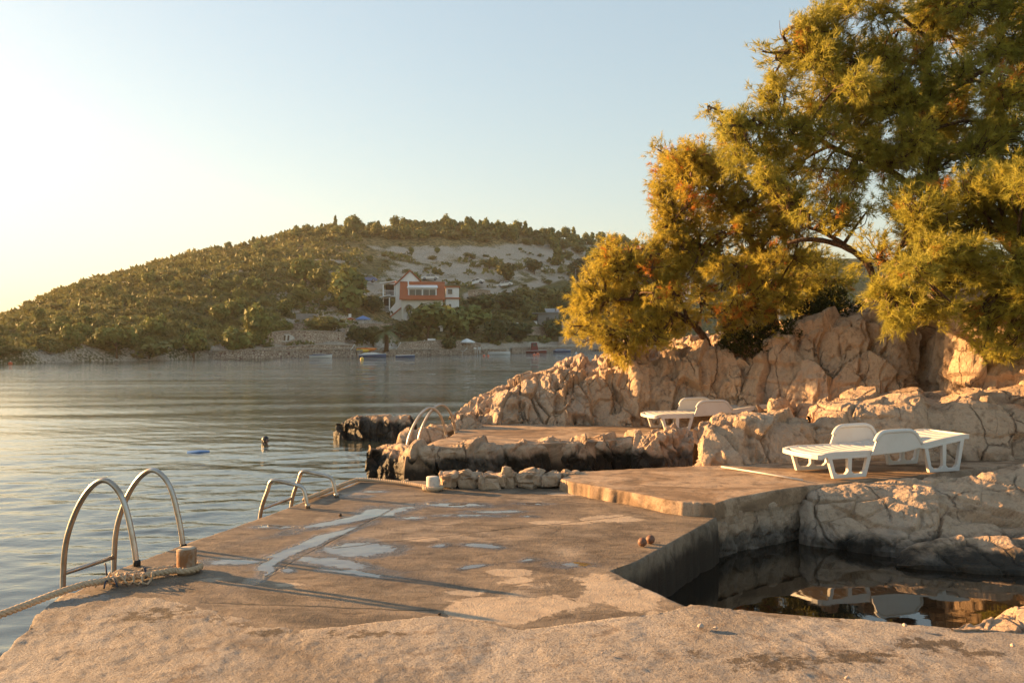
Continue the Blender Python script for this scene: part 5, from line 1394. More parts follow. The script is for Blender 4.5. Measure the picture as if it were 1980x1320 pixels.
def terrace(lab, pts, thick=2.0, mat=None):
    out = []
    for x, yt, yb in pts:
        p = on_hill(x, yb)
        out.append((p.x, p.y - 0.3, p.z - 1.0, EYE - (yt - 660) / FPX * (p.y - 0.3)))
    return wall_strip('terrace_wall', out, thick, mat or M_WALL, lab)
terrace('lower stone terrace wall just above the quay, left of the house', [(505, 674, 686), (560, 670, 685), (620, 667, 684), (690, 668, 683)], 3)
terrace('middle stone terrace wall behind the white dinghy', [(516, 644, 664), (560, 640, 664), (610, 640, 663), (668, 643, 662)], 3)
terrace('upper stone terrace wall below the grey block', [(532, 627, 639), (570, 626, 638), (612, 628, 638)], 2.5)
terrace('garden wall carrying the blue parasol', [(668, 628, 646), (720, 626, 646), (775, 627, 646)], 3)
terrace('long low stone wall behind the sunbeds below the house', [(770, 664, 677), (820, 660, 676), (870, 658, 675), (930, 664, 675)], 2.5)
terrace('retaining wall under the grey hut', [(975, 634, 648), (1030, 632, 647), (1085, 634, 648)], 3)
terrace('stepped stone wall right of the grey hut', [(1086, 622, 646), (1110, 620, 646), (1140, 622, 648)], 3)
terrace('stone wall above the quay beside the blue covered boat', [(1080, 652, 668), (1130, 650, 668), (1200, 650, 666)], 3)
terrace('retaining wall beside the sloping track below the cars', [(905, 562, 577), (930, 560, 580), (948, 562, 580)], 1.5, M_WALL)

# ---- houses
def arch_wall(mb, x0, x1, z0, z1, arches, y0, y1):
    """wall panel with round-headed openings (cx, w, spring)"""
    xs = x0
    for cx, w, sp in arches:
        a, b = cx - w / 2, cx + w / 2
        mb.box(xs, a, y0, y1, z0, z1)
        n = 10
        top = [(a + w * i / n, sp + (w * 0.42) * math.sin(math.pi * i / n)) for i in range(n + 1)]
        for i in range(n):
            (xa, za), (xb, zb) = top[i], top[i + 1]
            mb.prism([(xa, za), (xb, zb), (xb, z1), (xa, z1)], y0, y1)
        xs = b
    mb.box(xs, x1, y0, y1, z0, z1)
    return mb
def window(parent, x0, x1, z0, z1, y, mullions=1, frame=M_WHITE):
    f = MB(); w = 0.08
    f.box(x0, x0 + w, y - 0.07, y, z0, z1); f.box(x1 - w, x1, y - 0.07, y, z0, z1)
    f.box(x0 + w, x1 - w, y - 0.07, y, z0, z0 + w); f.box(x0 + w, x1 - w, y - 0.07, y, z1 - w, z1)
    for k in range(mullions):
        c = x0 + (x1 - x0) * (k + 1) / (mullions + 1); f.box(c - 0.03, c + 0.03, y - 0.06, y, z0 + w, z1 - w)
    o = f.build('window', frame, parent)
    MB().box(x0 + w, x1 - w, y - 0.03, y - 0.015, z0 + w, z1 - w).build('pane', M_GLASS, o)
    return o
def main_house():
    Y = 150.0; X0 = (776 - 990) / FPX * Y; gz = 3.0
    root = empty('house', (X0, Y, gz), math.radians(5)); tag(root, 'cream and white house with red tiled roof, long dormer and arched loggia', 'house')
    W, D = 7.5, 6.4; ez = 9.75 - gz; rz_ = 12.9 - gz; f1 = 3.1
    m = MB()
    arch_wall(m, 0, W, f1, ez, [(1.35, 1.9, f1 + 1.9), (3.6, 1.9, f1 + 1.9), (5.95, 2.1, f1 + 1.9)], 0, 0.3)
    m.build('loggia_front', M_CREAM, root)
    m = MB(); arch_wall(m, 0, W, 0, f1 - 0.18, [(1.35, 1.9, 1.7), (3.6, 1.9, 1.7), (5.95, 2.1, 1.7)], 0, 0.3); m.build('ground_arcade', M_CREAM, root)
    MB().box(-0.1, W + 0.1, -0.12, 1.7, f1 - 0.179, f1 - 0.001).build('balcony_floor', M_CREAM, root)
    m = MB(); m.box(0, W, 1.7, D, 0, ez); m.build('wall', M_RENDER, root)
    m = MB()
    m.box(0.002, 0.25, 0.301, 1.699, 0, f1 - 0.181); m.box(W - 0.25, W - 0.002, 0.301, 1.699, 0, f1 - 0.181); m.box(W - 0.25, W - 0.002, 0.301, 1.699, f1, ez - 0.01); m.box(0.002, 0.25, 0.301, 1.699, f1, ez - 0.01)
    m.build('side_wall', M_RENDER, root)
    MB().prism([(0.3, ez + 0.02), (D - 0.01, ez + 0.02), (D / 2, rz_ - 0.2)], 0, 1) if False else None
    # gable ends
    for gx in (0.05, W - 0.25):
        g = MB(); g.add([(gx, 0.1, ez), (gx, D - 0.1, ez), (gx, D / 2, rz_ - 0.25), (gx + 0.2, 0.1, ez), (gx + 0.2, D - 0.1, ez), (gx + 0.2, D / 2, rz_ - 0.25)], [(0, 2, 1), (3, 4, 5), (0, 3, 5, 2), (1, 2, 5, 4), (0, 1, 4, 3)]); g.build('gable', M_RENDER, root)
    # roof slopes
    rf = empty('roof', (0, 0, 0), 0, root)
    for y_e, z_e in ((-0.45, ez - 0.12), (D + 0.4, ez - 0.12)):
        MB().add([(-0.35, y_e, z_e), (W + 0.35, y_e, z_e), (W + 0.35, D / 2, rz_), (-0.35, D / 2, rz_), (-0.35, y_e, z_e + 0.2), (W + 0.35, y_e, z_e + 0.2), (W + 0.35, D / 2, rz_ + 0.2), (-0.35, D / 2, rz_ + 0.2)],
                 [(0, 3, 2, 1), (4, 5, 6, 7), (0, 1, 5, 4), (1, 2, 6, 5), (2, 3, 7, 6), (3, 0, 4, 7)]).build('roof_slope', M_TILE, rf)
    MB().tube([(-0.4, D / 2, rz_ + 0.17), (W + 0.4, D / 2, rz_ + 0.17)], 0.14, 8).build('ridge_tiles', M_TILE, rf, True)
    # long dormer
    dm = empty('dormer', (0, 0, 0), 0, root)
    MB().box(1.2, 6.4, 0.35, 2.9, ez + 0.30, ez + 2.05).build('dormer_box', M_WHITE, dm)
    MB().add([(1.0, 0.0, ez + 2.06), (6.6, 0.0, ez + 2.06), (6.45, 3.1, ez + 2.75), (1.25, 3.1, ez + 2.75), (1.0, 0.0, ez + 2.22), (6.6, 0.0, ez + 2.22), (6.45, 3.1, ez + 2.9), (1.25, 3.1, ez + 2.9)],
             [(0, 3, 2, 1), (4, 5, 6, 7), (0, 1, 5, 4), (1, 2, 6, 5), (2, 3, 7, 6), (3, 0, 4, 7)]).build('dormer_roof', M_WHITE, dm)
    window(dm, 1.35, 3.75, ez + 0.45, ez + 1.9, 0.349, 1); window(dm, 3.85, 6.25, ez + 0.45, ez + 1.9, 0.349, 1)
    for cx in (1.35, 3.6, 5.95):
        window(root, cx - 0.5, cx + 0.5, f1 + 0.1, f1 + 2.2, 1.699, 1); window(root, cx - 0.5, cx + 0.5, 0.3, 2.3, 1.699, 1)
        rl = MB(); rl.tube([(cx - 0.95, 0.15, f1 + 0.95), (cx + 0.95, 0.15, f1 + 0.95)], 0.035, 6)
        for k in range(9): rl.tube([(cx - 0.85 + k * 0.21, 0.15, f1 + 0.01), (cx - 0.85 + k * 0.21, 0.15, f1 + 0.94)], 0.02, 4)
        rl.build('railing', M_WHITE, root)
    MB().tube([(1.2, 1.5, ez + 0.9), (1.2, 1.5, rz_ + 0.5)], 0.11, 8).build('flue_pipe', M_WHITE, root)
    # wing behind and to the left, gable to the water
    wg = empty('wing', (0, 0, 0), 0, root)
    a, b, c = -1.25, 4.0, 1.45; y0, y1 = 3.4, 9.5; e2 = 12.5 - gz; r2 = 15.1 - gz
    MB().prism([(a, 0.0), (a, e2), (c, r2), (b, e2), (b, 0.0)][::-1], y0, y1).build('wall', M_RENDER, wg)
    for (xa, za, xb, zb) in ((a - 0.3, e2 - 0.16, c, r2 + 0.10), (c, r2 + 0.10, b + 0.3, e2 - 0.16)):
        MB().add([(xa, y0 - 0.35, za), (xb, y0 - 0.35, zb), (xb, y1 + 0.3, zb), (xa, y1 + 0.3, za), (xa, y0 - 0.35, za + 0.2), (xb, y0 - 0.35, zb + 0.2), (xb, y1 + 0.3, zb + 0.2), (xa, y1 + 0.3, za + 0.2)],
                 [(0, 3, 2, 1), (4, 5, 6, 7), (0, 1, 5, 4), (1, 2, 6, 5), (2, 3, 7, 6), (3, 0, 4, 7)]).build('roof_slope', M_TILE, wg)
    # lean-to wall and red lean-to roof at the lower left
    MB().prism([(-2.1, 0.0), (-2.1, 5.0), (-0.01, 7.4), (-0.01, 0.0)][::-1], 1.2, 3.3).build('stair_wall', M_RENDER, root)
    MB().add([(-2.4, 0.2, 3.35), (-0.02, 0.2, 5.35), (-0.02, 1.19, 5.35), (-2.4, 1.19, 3.35), (-2.4, 0.2, 3.15), (-0.02, 0.2, 5.15), (-0.02, 1.19, 5.15), (-2.4, 1.19, 3.15)], [(0, 1, 2, 3), (7, 6, 5, 4), (0, 4, 5, 1), (1, 5, 6, 2), (2, 6, 7, 3), (3, 7, 4, 0)]).build('lean_to_roof', M_TILE, root)
    m = MB(); m.prism([(-2.3, 0.0), (-2.3, 3.15), (-0.03, 5.1), (-0.03, 0.0)][::-1], 0.45, 1.1); m.build('lean_to_wall', M_CREAM, root)
    m = MB(); arch_wall(m, -2.35, -0.02, 0, 2.9, [(-1.2, 1.7, 1.5)], 0.2, 0.44); m.build('lean_to_arch', M_CREAM, root)
    MB().box(-2.05, -0.35, 0.441, 0.449, 0, 2.2).build('opening', M_DARK, root)
    # two covered balconies on the left side
    for (x0, x1, zf, zr_, yy) in ((-3.6, -1.26, 7.6, 9.9, 3.6), (-3.9, -2.12, 4.6, 7.2, 2.2)):
        bl = empty('balcony', (0, 0, 0), 0, root)
        MB().box(x0, x1, yy, yy + 2.6, zf - 0.2, zf).build('floor_slab', M_WHITE, bl)
        MB().add([(x0 - 0.5, yy - 0.3, zr_ - 0.1), (x1, yy - 0.3, zr_ + 0.35), (x1, yy + 2.8, zr_ + 0.35), (x0 - 0.5, yy + 2.8, zr_ - 0.1), (x0 - 0.5, yy - 0.3, zr_ + 0.05), (x1, yy - 0.3, zr_ + 0.5), (x1, yy + 2.8, zr_ + 0.5), (x0 - 0.5, yy + 2.8, zr_ + 0.05)], [(0, 3, 2, 1), (4, 5, 6, 7), (0, 1, 5, 4), (1, 2, 6, 5), (2, 3, 7, 6), (3, 0, 4, 7)]).build('canopy', M_WHITE, bl)
        for px_ in (x0 + 0.1, x1 - 0.15):
            MB().box(px_ - 0.1, px_ + 0.1, yy, yy + 0.2, 0 if px_ < x0 + 0.2 else zf, zr_ - 0.02).build('post', M_WHITE, bl)
        rl = MB(); rl.tube([(x0, yy + 0.1, zf + 0.95), (x1, yy + 0.1, zf + 0.95)], 0.04, 6)
        for k in range(10): rl.tube([(x0 + 0.2 + k * (x1 - x0 - 0.3) / 9, yy + 0.1, zf), (x0 + 0.2 + k * (x1 - x0 - 0.3) / 9, yy + 0.1, zf + 0.94)], 0.025, 4)
        rl.build('railing', M_WHITE, bl)
        MB().box(x0 + 0.4, x1 - 0.1, yy + 2.4, yy + 2.5, zf, zr_ - 0.1).build('doorway', M_DARK, bl)
    # flat roofed annex at the right
    an = empty('annex', (0, 0, 0), 0, root)
    MB().box(W + 0.6, W + 3.1, 6.5, 10, 2.0, 9.4).build('wall', M_RENDER, an)
    MB().box(W + 0.4, W + 3.3, 6.2, 10.2, 9.4, 9.62).build('roof_edge', M_TILE, an); MB().box(W + 0.4, W + 3.3, 6.2, 10.2, 7.2, 7.45).build('eave', M_TILE, an)
    window(an, W + 0.9, W + 1.9, 8.0, 9.1, 6.499, 0); window(an, W + 1.1, W + 1.7, 4.9, 6.3, 6.499, 0)
main_house()
def hut():
    p = on_hill(1058, 632); s = p.y / FPX
    root = empty('hut', (p.x, p.y, p.z), 0.04); tag(root, 'small grey stone hut with a flat porch roof near the quay', 'hut')
    w = 40 * s; h = 27 * s
    MB().box(-w * .46, w * .55, 0, 4.5, -1.2, h).build('wall', M_GREYW, root)
    MB().add([(-w * .05, -0.3, h + .01), (w * .62, -0.3, h + .01), (w * .62, 4.7, h + 1.0), (-w * .05, 4.7, h + 1.0), (-w * .05, -0.3, h + .16), (w * .62, -0.3, h + .16), (w * .62, 4.7, h + 1.15), (-w * .05, 4.7, h + 1.15)], [(0, 3, 2, 1), (4, 5, 6, 7), (0, 1, 5, 4), (1, 2, 6, 5), (2, 3, 7, 6), (3, 0, 4, 7)]).build('roof', M_GREYR, root)
    MB().box(-w * 1.35, -w * .06, -0.5, 4.0, h - 0.15, h + 0.0).build('porch_roof', M_GREYR, root)
    for k in range(3): MB().box(-w * 1.3 + k * w * .38, -w * 1.3 + k * w * .38 + .12, -0.4, -0.28, -0.6, h - 0.151).build('porch_post', M_TIMBER, root)
    MB().box(-w * 1.25, -w * .47, 2.5, 2.7, -0.6, h - 0.16).build('porch_back', M_DARK, root)
    window(root, -w * .06, w * .10, h * .38, h * .68, -0.001, 0, M_TIMBER)
    MB().box(w * .4, w * .46, 0.5, 0.9, h, h + 1.0).build('chimney', M_GREYW, root)
    fr = on_hill(1038, 632)
    r2 = empty('refrigerator', (p.x - w * .58, p.y - 0.9, p.z - 0.5)); tag(r2, 'white refrigerator standing in front of the grey hut', 'refrigerator')
    MB().box(-.4, .4, -.35, .35, 0, 1.75).build('cabinet', M_WHITE, r2, bevel=0.03); MB().box(-.37, .37, -.39, -.352, 0.05, 1.70).build('door', M_WHITE, r2, bevel=0.01)
hut()
def block():
    p = on_hill(588, 628); s = p.y / FPX
    o = MB().box(-16 * s, 17 * s, 0, 3.0, -0.8, 21 * s).build('concrete_block', M_GREYW, None, bevel=0.05); o.location = p
    tag(o, 'plain grey cement block standing on the upper terrace', 'outbuilding')
    p = on_hill(677, 626); s = p.y / FPX
    root = empty('garden_oven', tuple(p)); tag(root, 'little outdoor oven with red roof and white chimney left of the blue parasol', 'oven')
    MB().box(-9 * s, 8 * s, 0, 1.2, -0.8, 7 * s).build('base', M_RENDER, root)
    MB().prism([(-11 * s, 7.1 * s), (0, 12 * s), (10 * s, 7.1 * s)][::-1], -0.15, 1.3).build('roof', M_TILE, root)
    MB().box(-4 * s, 0.5 * s, 0.4, 0.8, 9.5 * s, 19 * s).build('chimney', M_WHITE, root)
    MB().box(-4 * s, 3 * s, -0.02, -0.005, 1 * s, 5.5 * s).build('fire_opening', M_DARK, root)
block()
def far_house(x, y, w, h, lab, mat, roof):
    p = on_hill(x, y); s = p.y / FPX; W = w * s; H = h * s
    root = empty('house', tuple(p), 0.1); tag(root, lab, 'house')
    MB().box(-W / 2, W / 2, 0, W * .7, -2, H).build('wall', mat, root)
    for y0, y1, za, zb in ((-0.5, W * .35, H - .2, H * 1.35), (W * .35, W * .7 + .5, H * 1.35, H - .2)):
        MB().add([(-W / 2 - .4, y0, za), (W / 2 + .4, y0, za), (W / 2 + .4, y1, zb), (-W / 2 - .4, y1, zb), (-W / 2 - .4, y0, za + .25), (W / 2 + .4, y0, za + .25), (W / 2 + .4, y1, zb + .25), (-W / 2 - .4, y1, zb + .25)], [(0, 3, 2, 1), (4, 5, 6, 7), (0, 1, 5, 4), (1, 2, 6, 5), (2, 3, 7, 6), (3, 0, 4, 7)]).build('roof', roof, root)
    for k in range(3):
        for l in range(2):
            c = -W * .33 + k * W * .33
            window(root, c - .6, c + .6, H * (.12 + .46 * l), H * (.12 + .46 * l) + 1.6, -0.001, 1)
far_house(1310, 580, 52, 40, 'white house glimpsed through the low golden pine', M_RENDER, M_GREYR)
far_house(1480, 610, 60, 45, 'pale house hidden behind the middle pine', M_RENDER, M_TILE)

# ---- cars
def car_proto(mat):
    root = empty('parked_car', (0, 0, 0))
    low = [(-2.1, .32), (-2.12, .62), (-2.0, .82), (-1.1, .90), (1.3, .92), (1.95, .86), (2.12, .70), (2.12, .36), (1.9, .28), (-1.9, .28)]
    MB().prism(low[::-1], -.85, .85).build('body', mat, root, bevel=0.06)
    cab = [(-1.15, .895), (-.55, 1.40), (.85, 1.44), (1.55, 1.02), (1.62, .915)]
    MB().prism(cab[::-1], -.74, .74).build('cabin', mat, root, bevel=0.05)
    for s in (-1, 1):
        MB().prism([(-.92, .95), (-.50, 1.34), (.10, 1.37), (.10, .95)][::-1], s * .745 - .006, s * .745 + .006).build('side_window', M_GLASS, root)
        MB().prism([(.18, .95), (.18, 1.37), (.80, 1.38), (1.32, 1.02), (1.34, .95)][::-1], s * .745 - .006, s * .745 + .006).build('side_window', M_GLASS, root)
        for wx in (-1.3, 1.3):
            w = MB(); w.lathe([(.20, -.10), (.31, -.10), (.33, -.07), (.33, .07), (.31, .10), (.20, .10)], 18)
            w.v = [(a + wx, c + s * .80, b + .33) for a, b, c in w.v]
            o = w.build('wheel', M_TYRE, root, True)
            r = MB(); r.lathe([(.02, -.09), (.19, -.10), (.2, 0), (.19, .10), (.02, .09)], 14); r.v = [(a + wx, c + s * .805, b + .33) for a, b, c in r.v]
            r.build('rim', M_SILVER, o, True)
        MB().box(-2.13, -2.06, s * .62 - .16, s * .62 + .16, .60, .74).build('headlight', M_WHITE, root)
        MB().box(2.08, 2.135, s * .68 - .12, s * .68 + .12, .66, .82).build('tail_light', M_RED, root)
    MB().add([(-1.13, -.66, .93), (-1.13, .66, .93), (-.60, .62, 1.37), (-.60, -.62, 1.37), (-1.15, -.66, .94), (-1.15, .66, .94), (-.62, .62, 1.385), (-.62, -.62, 1.385)], [(0, 1, 2, 3), (7, 6, 5, 4), (0, 4, 5, 1), (2, 6, 7, 3), (1, 5, 6, 2), (3, 7, 4, 0)]).build('windscreen', M_GLASS, root)
    return root
for x, y, rz, tilt, mat, lab in [(831, 543, 0.15, 0.02, M_SILVER, 'silver car parked above the roof of the red roofed house'), (921, 552, -0.15, 0.24, M_CARW, 'pale car parked nose down on the slope right of the house'), (975, 556, 0.15, 0.14, M_SILVER, 'silver car parked on the track below the dark round bush'), (709, 547, 0.3, 0.0, M_CARB, 'blue car half hidden behind the large pine left of the house')]:
    c = car_proto(mat); p = on_hill(x, y)
    c.location = p + Vector((0, 0, 0.12)); c.rotation_euler = (0, -tilt, rz); tag(c, lab, 'car', 'cars parked on the hillside')

# ---- boats
def boat(x, y, L, B, H, hull, deck, lab, rz=0.0, cover=None, cabin=None, mast=0.0, name='boat', z=0.0, stripe=None, cat='boat', p=None):
    p = gr(x, y, z) if p is None else p
    L, B, H = L * 0.88, B * 0.88, H * 0.8
    root = empty(name, (p.x, p.y, p.z), rz); tag(root, lab, cat)
    n = 14; m = 7; vs = []; fs = []
    for i in range(n + 1):
        u = i / n; xx = -L / 2 + L * u
        w = B / 2 * min(1, (1.18 - u ** 3.2 * 1.18 + 0.02)) * (0.86 + 0.14 * min(1, u * 4))
        sh = H * (0.78 + 0.32 * u ** 2)
        for k in range(m):
            a = -math.pi / 2 + math.pi * k / (m - 1)
            vs.append((xx + (0.12 * L * u ** 3 if abs(k - 3) != 3 else 0.12 * L * u ** 3), w * math.sin(a), sh - (sh + 0.22 * H * (1 - u ** 2) + .05) * math.cos(a) ** 0.6 if k not in (0, m - 1) else sh))
    for i in range(n):
        for k in range(m - 1):
            fs.append((i * m + k, i * m + k + 1, (i + 1) * m + k + 1, (i + 1) * m + k))
    fs.append(tuple(range(m))[::-1])
    MB().add(vs, fs).build('hull', hull, root, True)
    dk = [(-L / 2 + L * i / n + 0.12 * L * (i / n) ** 3, B / 2 * min(1, (1.18 - (i / n) ** 3.2 * 1.18 + 0.02)) * (0.86 + 0.14 * min(1, (i / n) * 4)) * .96, H * (0.78 + 0.32 * (i / n) ** 2) - .03) for i in range(n + 1)]
    vs = [(a, -b, c) for a, b, c in dk] + [(a, b, c) for a, b, c in dk]
    MB().add(vs, [(i, i + 1, n + 2 + i, n + 1 + i) for i in range(n)]).build('deck', deck, root)
    gw = MB(); gw.tube([(a, -b * 1.03, c + .03) for a, b, c in dk], .035, 5); gw.tube([(a, b * 1.03, c + .03) for a, b, c in dk], .035, 5); gw.build('gunwale', stripe or M_WHITE, root)
    for k in range(2):
        MB().box(-L * .22 + k * L * .3, -L * .22 + k * L * .3 + .25, -B * .38, B * .38, H * .80, H * .88).build('thwart', M_TIMBER, root)
    if cover:
        MB().prism([(-L * .42, H * .86), (-L * .30, H * 1.30), (L * .10, H * 1.42), (L * .40, H * 1.08)][::-1], -B * .40, B * .40).build('cover', cover, root, bevel=0.08)
    if cabin:
        MB().prism([(-L * .18, H * .9), (-L * .14, H * .9 + 1.45), (L * .12, H * .9 + 1.45), (L * .20, H * .9)][::-1], -B * .34, B * .34).build('cabin', cabin, root, bevel=0.05)
        for s in (-1, 1):
            MB().box(-L * .08, L * .08, s * B * .345 - .01, s * B * .345 + .01, H * .9 + .8, H * .9 + 1.25).build('cabin_window', M_GLASS, root)
        MB().box(-L * .22, L * .2, -B * .38, B * .38, H * .9 + 1.47, H * .9 + 1.56).build('cabin_roof', M_WHITE, root)
    if mast:
        MB().tube([(L * .08, 0, H * .8), (L * .08, 0, mast)], [.09, .06], 8).build('mast', M_WHITE, root)
        MB().tube([(L * .08, 0, H + 1.0), (-L * .4, 0, H + 1.1)], .08, 8).build('boom', M_WHITE, root)
        MB().prism([(-L * .2, H * .95), (-L * .15, H + .5), (L * .2, H + .45), (L * .3, H * .98)][::-1], -B * .3, B * .3).build('coach_roof', M_WHITE, root, bevel=0.05)
    return root
boat(618, 691.5, 2.9, 1.3, .50, M_WHITE, M_CREAM, 'white motorboat with a grey cover moored at the stone quay', 0.12, M_GREYR, stripe=M_BLUE)
boat(718, 690.5, 3.6, 1.4, .55, M_BLUE, M_WHITE, 'dark blue boat with white deck moored beside the orange kayak', 0.05, M_WHITE)
boat(782, 691, 2.5, 1.1, .42, M_BLUE, M_WHITE, 'small bright blue rowing boat floating off the quay', -0.04)
boat(963, 685, 3.6, 1.4, .50, M_WHITE, M_CREAM, 'slim white boat moored right of the white parasol', -0.05)
boat(1033, 682, 4.2, 1.6, .6, M_RED, M_CREAM, 'little boat with a red cabin beside the quay', 0.1, None, M_RED, stripe=M_WHITE)
boat(1086, 681, 3.6, 1.5, .6, M_BLUE, M_LBLUE, 'blue boat under a blue tarpaulin by the quay', 0.4, M_BLUE)
boat(1310, 676, 9.5, 2.6, 1.1, M_WHITE, M_CREAM, 'white sailing boat with bare mast behind the low golden pine', 0.05, mast=9.5)
d_ = on_hill(558, 664)
r_ = boat(0, 0, 1.9, 1.15, .5, M_WHITE, M_CREAM, 'small white dinghy propped upright against the terrace wall', 0.0, p=d_ + Vector((0, -0.8, 0.05)), name='dinghy'); r_.rotation_euler = (math.radians(68), 0, 0.05); r_.location.z += 0.55
k_ = on_hill(706, 683)
for dx, dz, mat, lab in [(-0.55, 0.0, M_YELLOW, 'yellow kayak lying on the shore behind the dark blue boat'), (0.35, 0.18, M_ORANGE, 'orange kayak lying on the shore behind the dark blue boat')]:
    m = MB(); m.tube([(-1.5, 0, .32), (-1.1, 0, .2), (0, 0, .16), (1.1, 0, .2), (1.5, 0, .32)], [.03, .20, .28, .20, .03], 12)
    r_ = empty('kayak', (k_.x + dx, k_.y - 1.2 + dz, k_.z + 0.2 + dz), 0.06); tag(r_, lab, 'kayak', 'kayaks on the shore')
    m.build('hull', mat, r_, True); MB().lathe([(.20, 0), (.24, .03), (.20, .06)], 14, (0, 0, .42)).build('cockpit', M_DARK, r_)
for x, y, r, mat, lab in [(1033, 686.5, .26, M_BUOY, 'left orange buoy floating in front of the red cabin boat'), (1040, 685.5, .32, M_BUOY, 'right orange buoy floating in front of the red cabin boat'), (700, 694, .24, M_YELLOW, 'yellow buoy floating beside the dark blue boat'), (936, 688, .22, M_BUOY, 'small orange buoy left of the slim white boat'), (944, 688, .20, M_BUOY, 'small orange buoy nearest the slim white boat'), (1114, 683, .22, M_WHITE, 'white buoy right of the blue covered boat'), (20, 703, .2, M_BUOY, 'orange buoy at the rocky shore on the far left')]:
    p = gr(x, y, 0); rb = empty('buoy', (p.x, p.y, 0)); tag(rb, lab, 'buoy', 'mooring buoys')
    MB().lathe([(.02, -r * .8), (r * .7, -r * .5), (r, 0), (r * .75, r * .62), (r * .2, r * .95)], 14).build('float', mat, rb, True)
    MB().lathe([(.05, r * .96), (.07, r * 1.05), (.04, r * 1.25)], 8).build('eye', M_WHITE, rb)

# ---- parasols, sunbeds and chairs on the far quay
def parasol(x, y, w, h, mat, lab):
    p = on_hill(x, y); s = p.y / FPX; R = w * s / 2; H = h * s
    root = empty('parasol', tuple(p)); tag(root, lab, 'parasol')
    n = 8; vs = [(0, 0, H)]; fs = []
    for k in range(n):
        a = 2 * math.pi * k / n; vs.append((R * math.cos(a), R * math.sin(a), H - R * .42)); 
    for k in range(n): vs.append((vs[1 + k][0] * 1.01, vs[1 + k][1] * 1.01, H - R * .42 - .18))
    for k in range(n):
        k2 = (k + 1) % n; fs += [(0, 1 + k, 1 + k2), (1 + k, 1 + n + k, 1 + n + k2, 1 + k2)]
    MB().add(vs, fs).build('canopy', mat, root)
    MB().tube([(0, 0, -.3), (0, 0, H - .05)], .035, 8).build('pole', M_WHITE, root)
    for k in range(n):
        a = 2 * math.pi * k / n; MB().tube([(0, 0, H - .12), (R * .97 * math.cos(a), R * .97 * math.sin(a), H - R * .42 - .05)], .012, 4).build('rib', M_WHITE, root)
    MB().lathe([(.28, -.3), (.28, .08), (.06, .12)], 14).build('base', M_GREYW, root)
parasol(702, 630, 29, 20, M_LBLUE, 'blue parasol on the garden wall left of the palm')
parasol(903, 682, 31, 28, M_WHITE, 'white parasol on the quay right of the house')
def sunbed(x, y, lab, back=0.75, rz=0.0):
    p = on_hill(x, y)
    root = empty('sunbed', (p.x, p.y - .4, p.z + .12), rz); tag(root, lab, 'sunbed', 'white sunbeds on the far shore')
    MB().box(-.95, .35, -.3, .3, .28, .34).build('seat', M_WHITE, root)
    MB().add([(.35, -.3, .28), (.35, .3, .28), (.85, .3, .28 + back), (.85, -.3, .28 + back), (.35, -.3, .34), (.35, .3, .34), (.80, .3, .36 + back), (.80, -.3, .36 + back)], [(0, 1, 2, 3), (7, 6, 5, 4), (0, 4, 5, 1), (2, 6, 7, 3), (1, 5, 6, 2), (3, 7, 4, 0)]).build('backrest', M_WHITE, root)
    for lx in (-.8, .2):
        for ly in (-.26, .26): MB().box(lx - .03, lx + .03, ly - .03, ly + .03, -.15, .279).build('leg', M_WHITE, root)
sunbed(765, 677, 'white sunbed with raised back below the palm'); sunbed(812, 669, 'white sunbed on the low wall in front of the house', .5); sunbed(893, 684, 'white sunbed under the white parasol', .45); sunbed(731, 679, 'white sunbed leftmost behind the kayaks', .35); sunbed(675, 682, 'small white sunbed right of the stone terraces', .7)
def chair(x, y, lab, rz=0.0, dx=0.0):
    p = on_hill(x, y); root = empty('garden_chair', (p.x + dx, p.y - .5, p.z + .1), rz); tag(root, lab, 'chair', 'white chairs on the far shore')
    MB().box(-.24, .24, -.24, .24, .40, .45).build('seat', M_WHITE, root); MB().box(-.24, .24, .20, .25, .45, .95).build('backrest', M_WHITE, root)
    for lx in (-.21, .21):
        for ly in (-.2, .2): MB().box(lx - .025, lx + .025, ly - .025, ly + .025, -.1, .399).build('leg', M_WHITE, root)
chair(744, 678, 'first white chair of the group behind the kayaks', .4); chair(752, 677, 'second white chair of the group behind the kayaks', -.5); chair(757, 679, 'third white chair of the group behind the kayaks', 1.2)
chair(920, 684, 'white chair right of the white parasol', .6); chair(926, 683, 'white chair furthest right of the white parasol', -.3); chair(1002, 634, 'left white chair on the porch of the grey hut', .3); chair(1009, 634, 'right white chair on the porch of the grey hut', -.6)
p = on_hill(835, 668); o = MB().box(-.6, .6, -.4, .4, -.2, 1.1).build('cool_box', M_WHITE, None, bevel=0.05); o.location = p + Vector((0, -.5, 0)); tag(o, 'white storage chest on the low wall under the pine', 'chest')
p = on_hill(1016, 575); r_ = empty('utility_pole', tuple(on_hill(1113, 560))); tag(r_, 'slender grey utility pole above the grey hut', 'pole')
MB().tube([(0, 0, -.5), (0, 0, 6.0)], [.11, .08], 8).build('post', M_GREYW, r_); MB().tube([(0, 0, 5.9), (.9, -.2, 6.1)], .05, 6).build('lamp_arm', M_GREYW, r_)

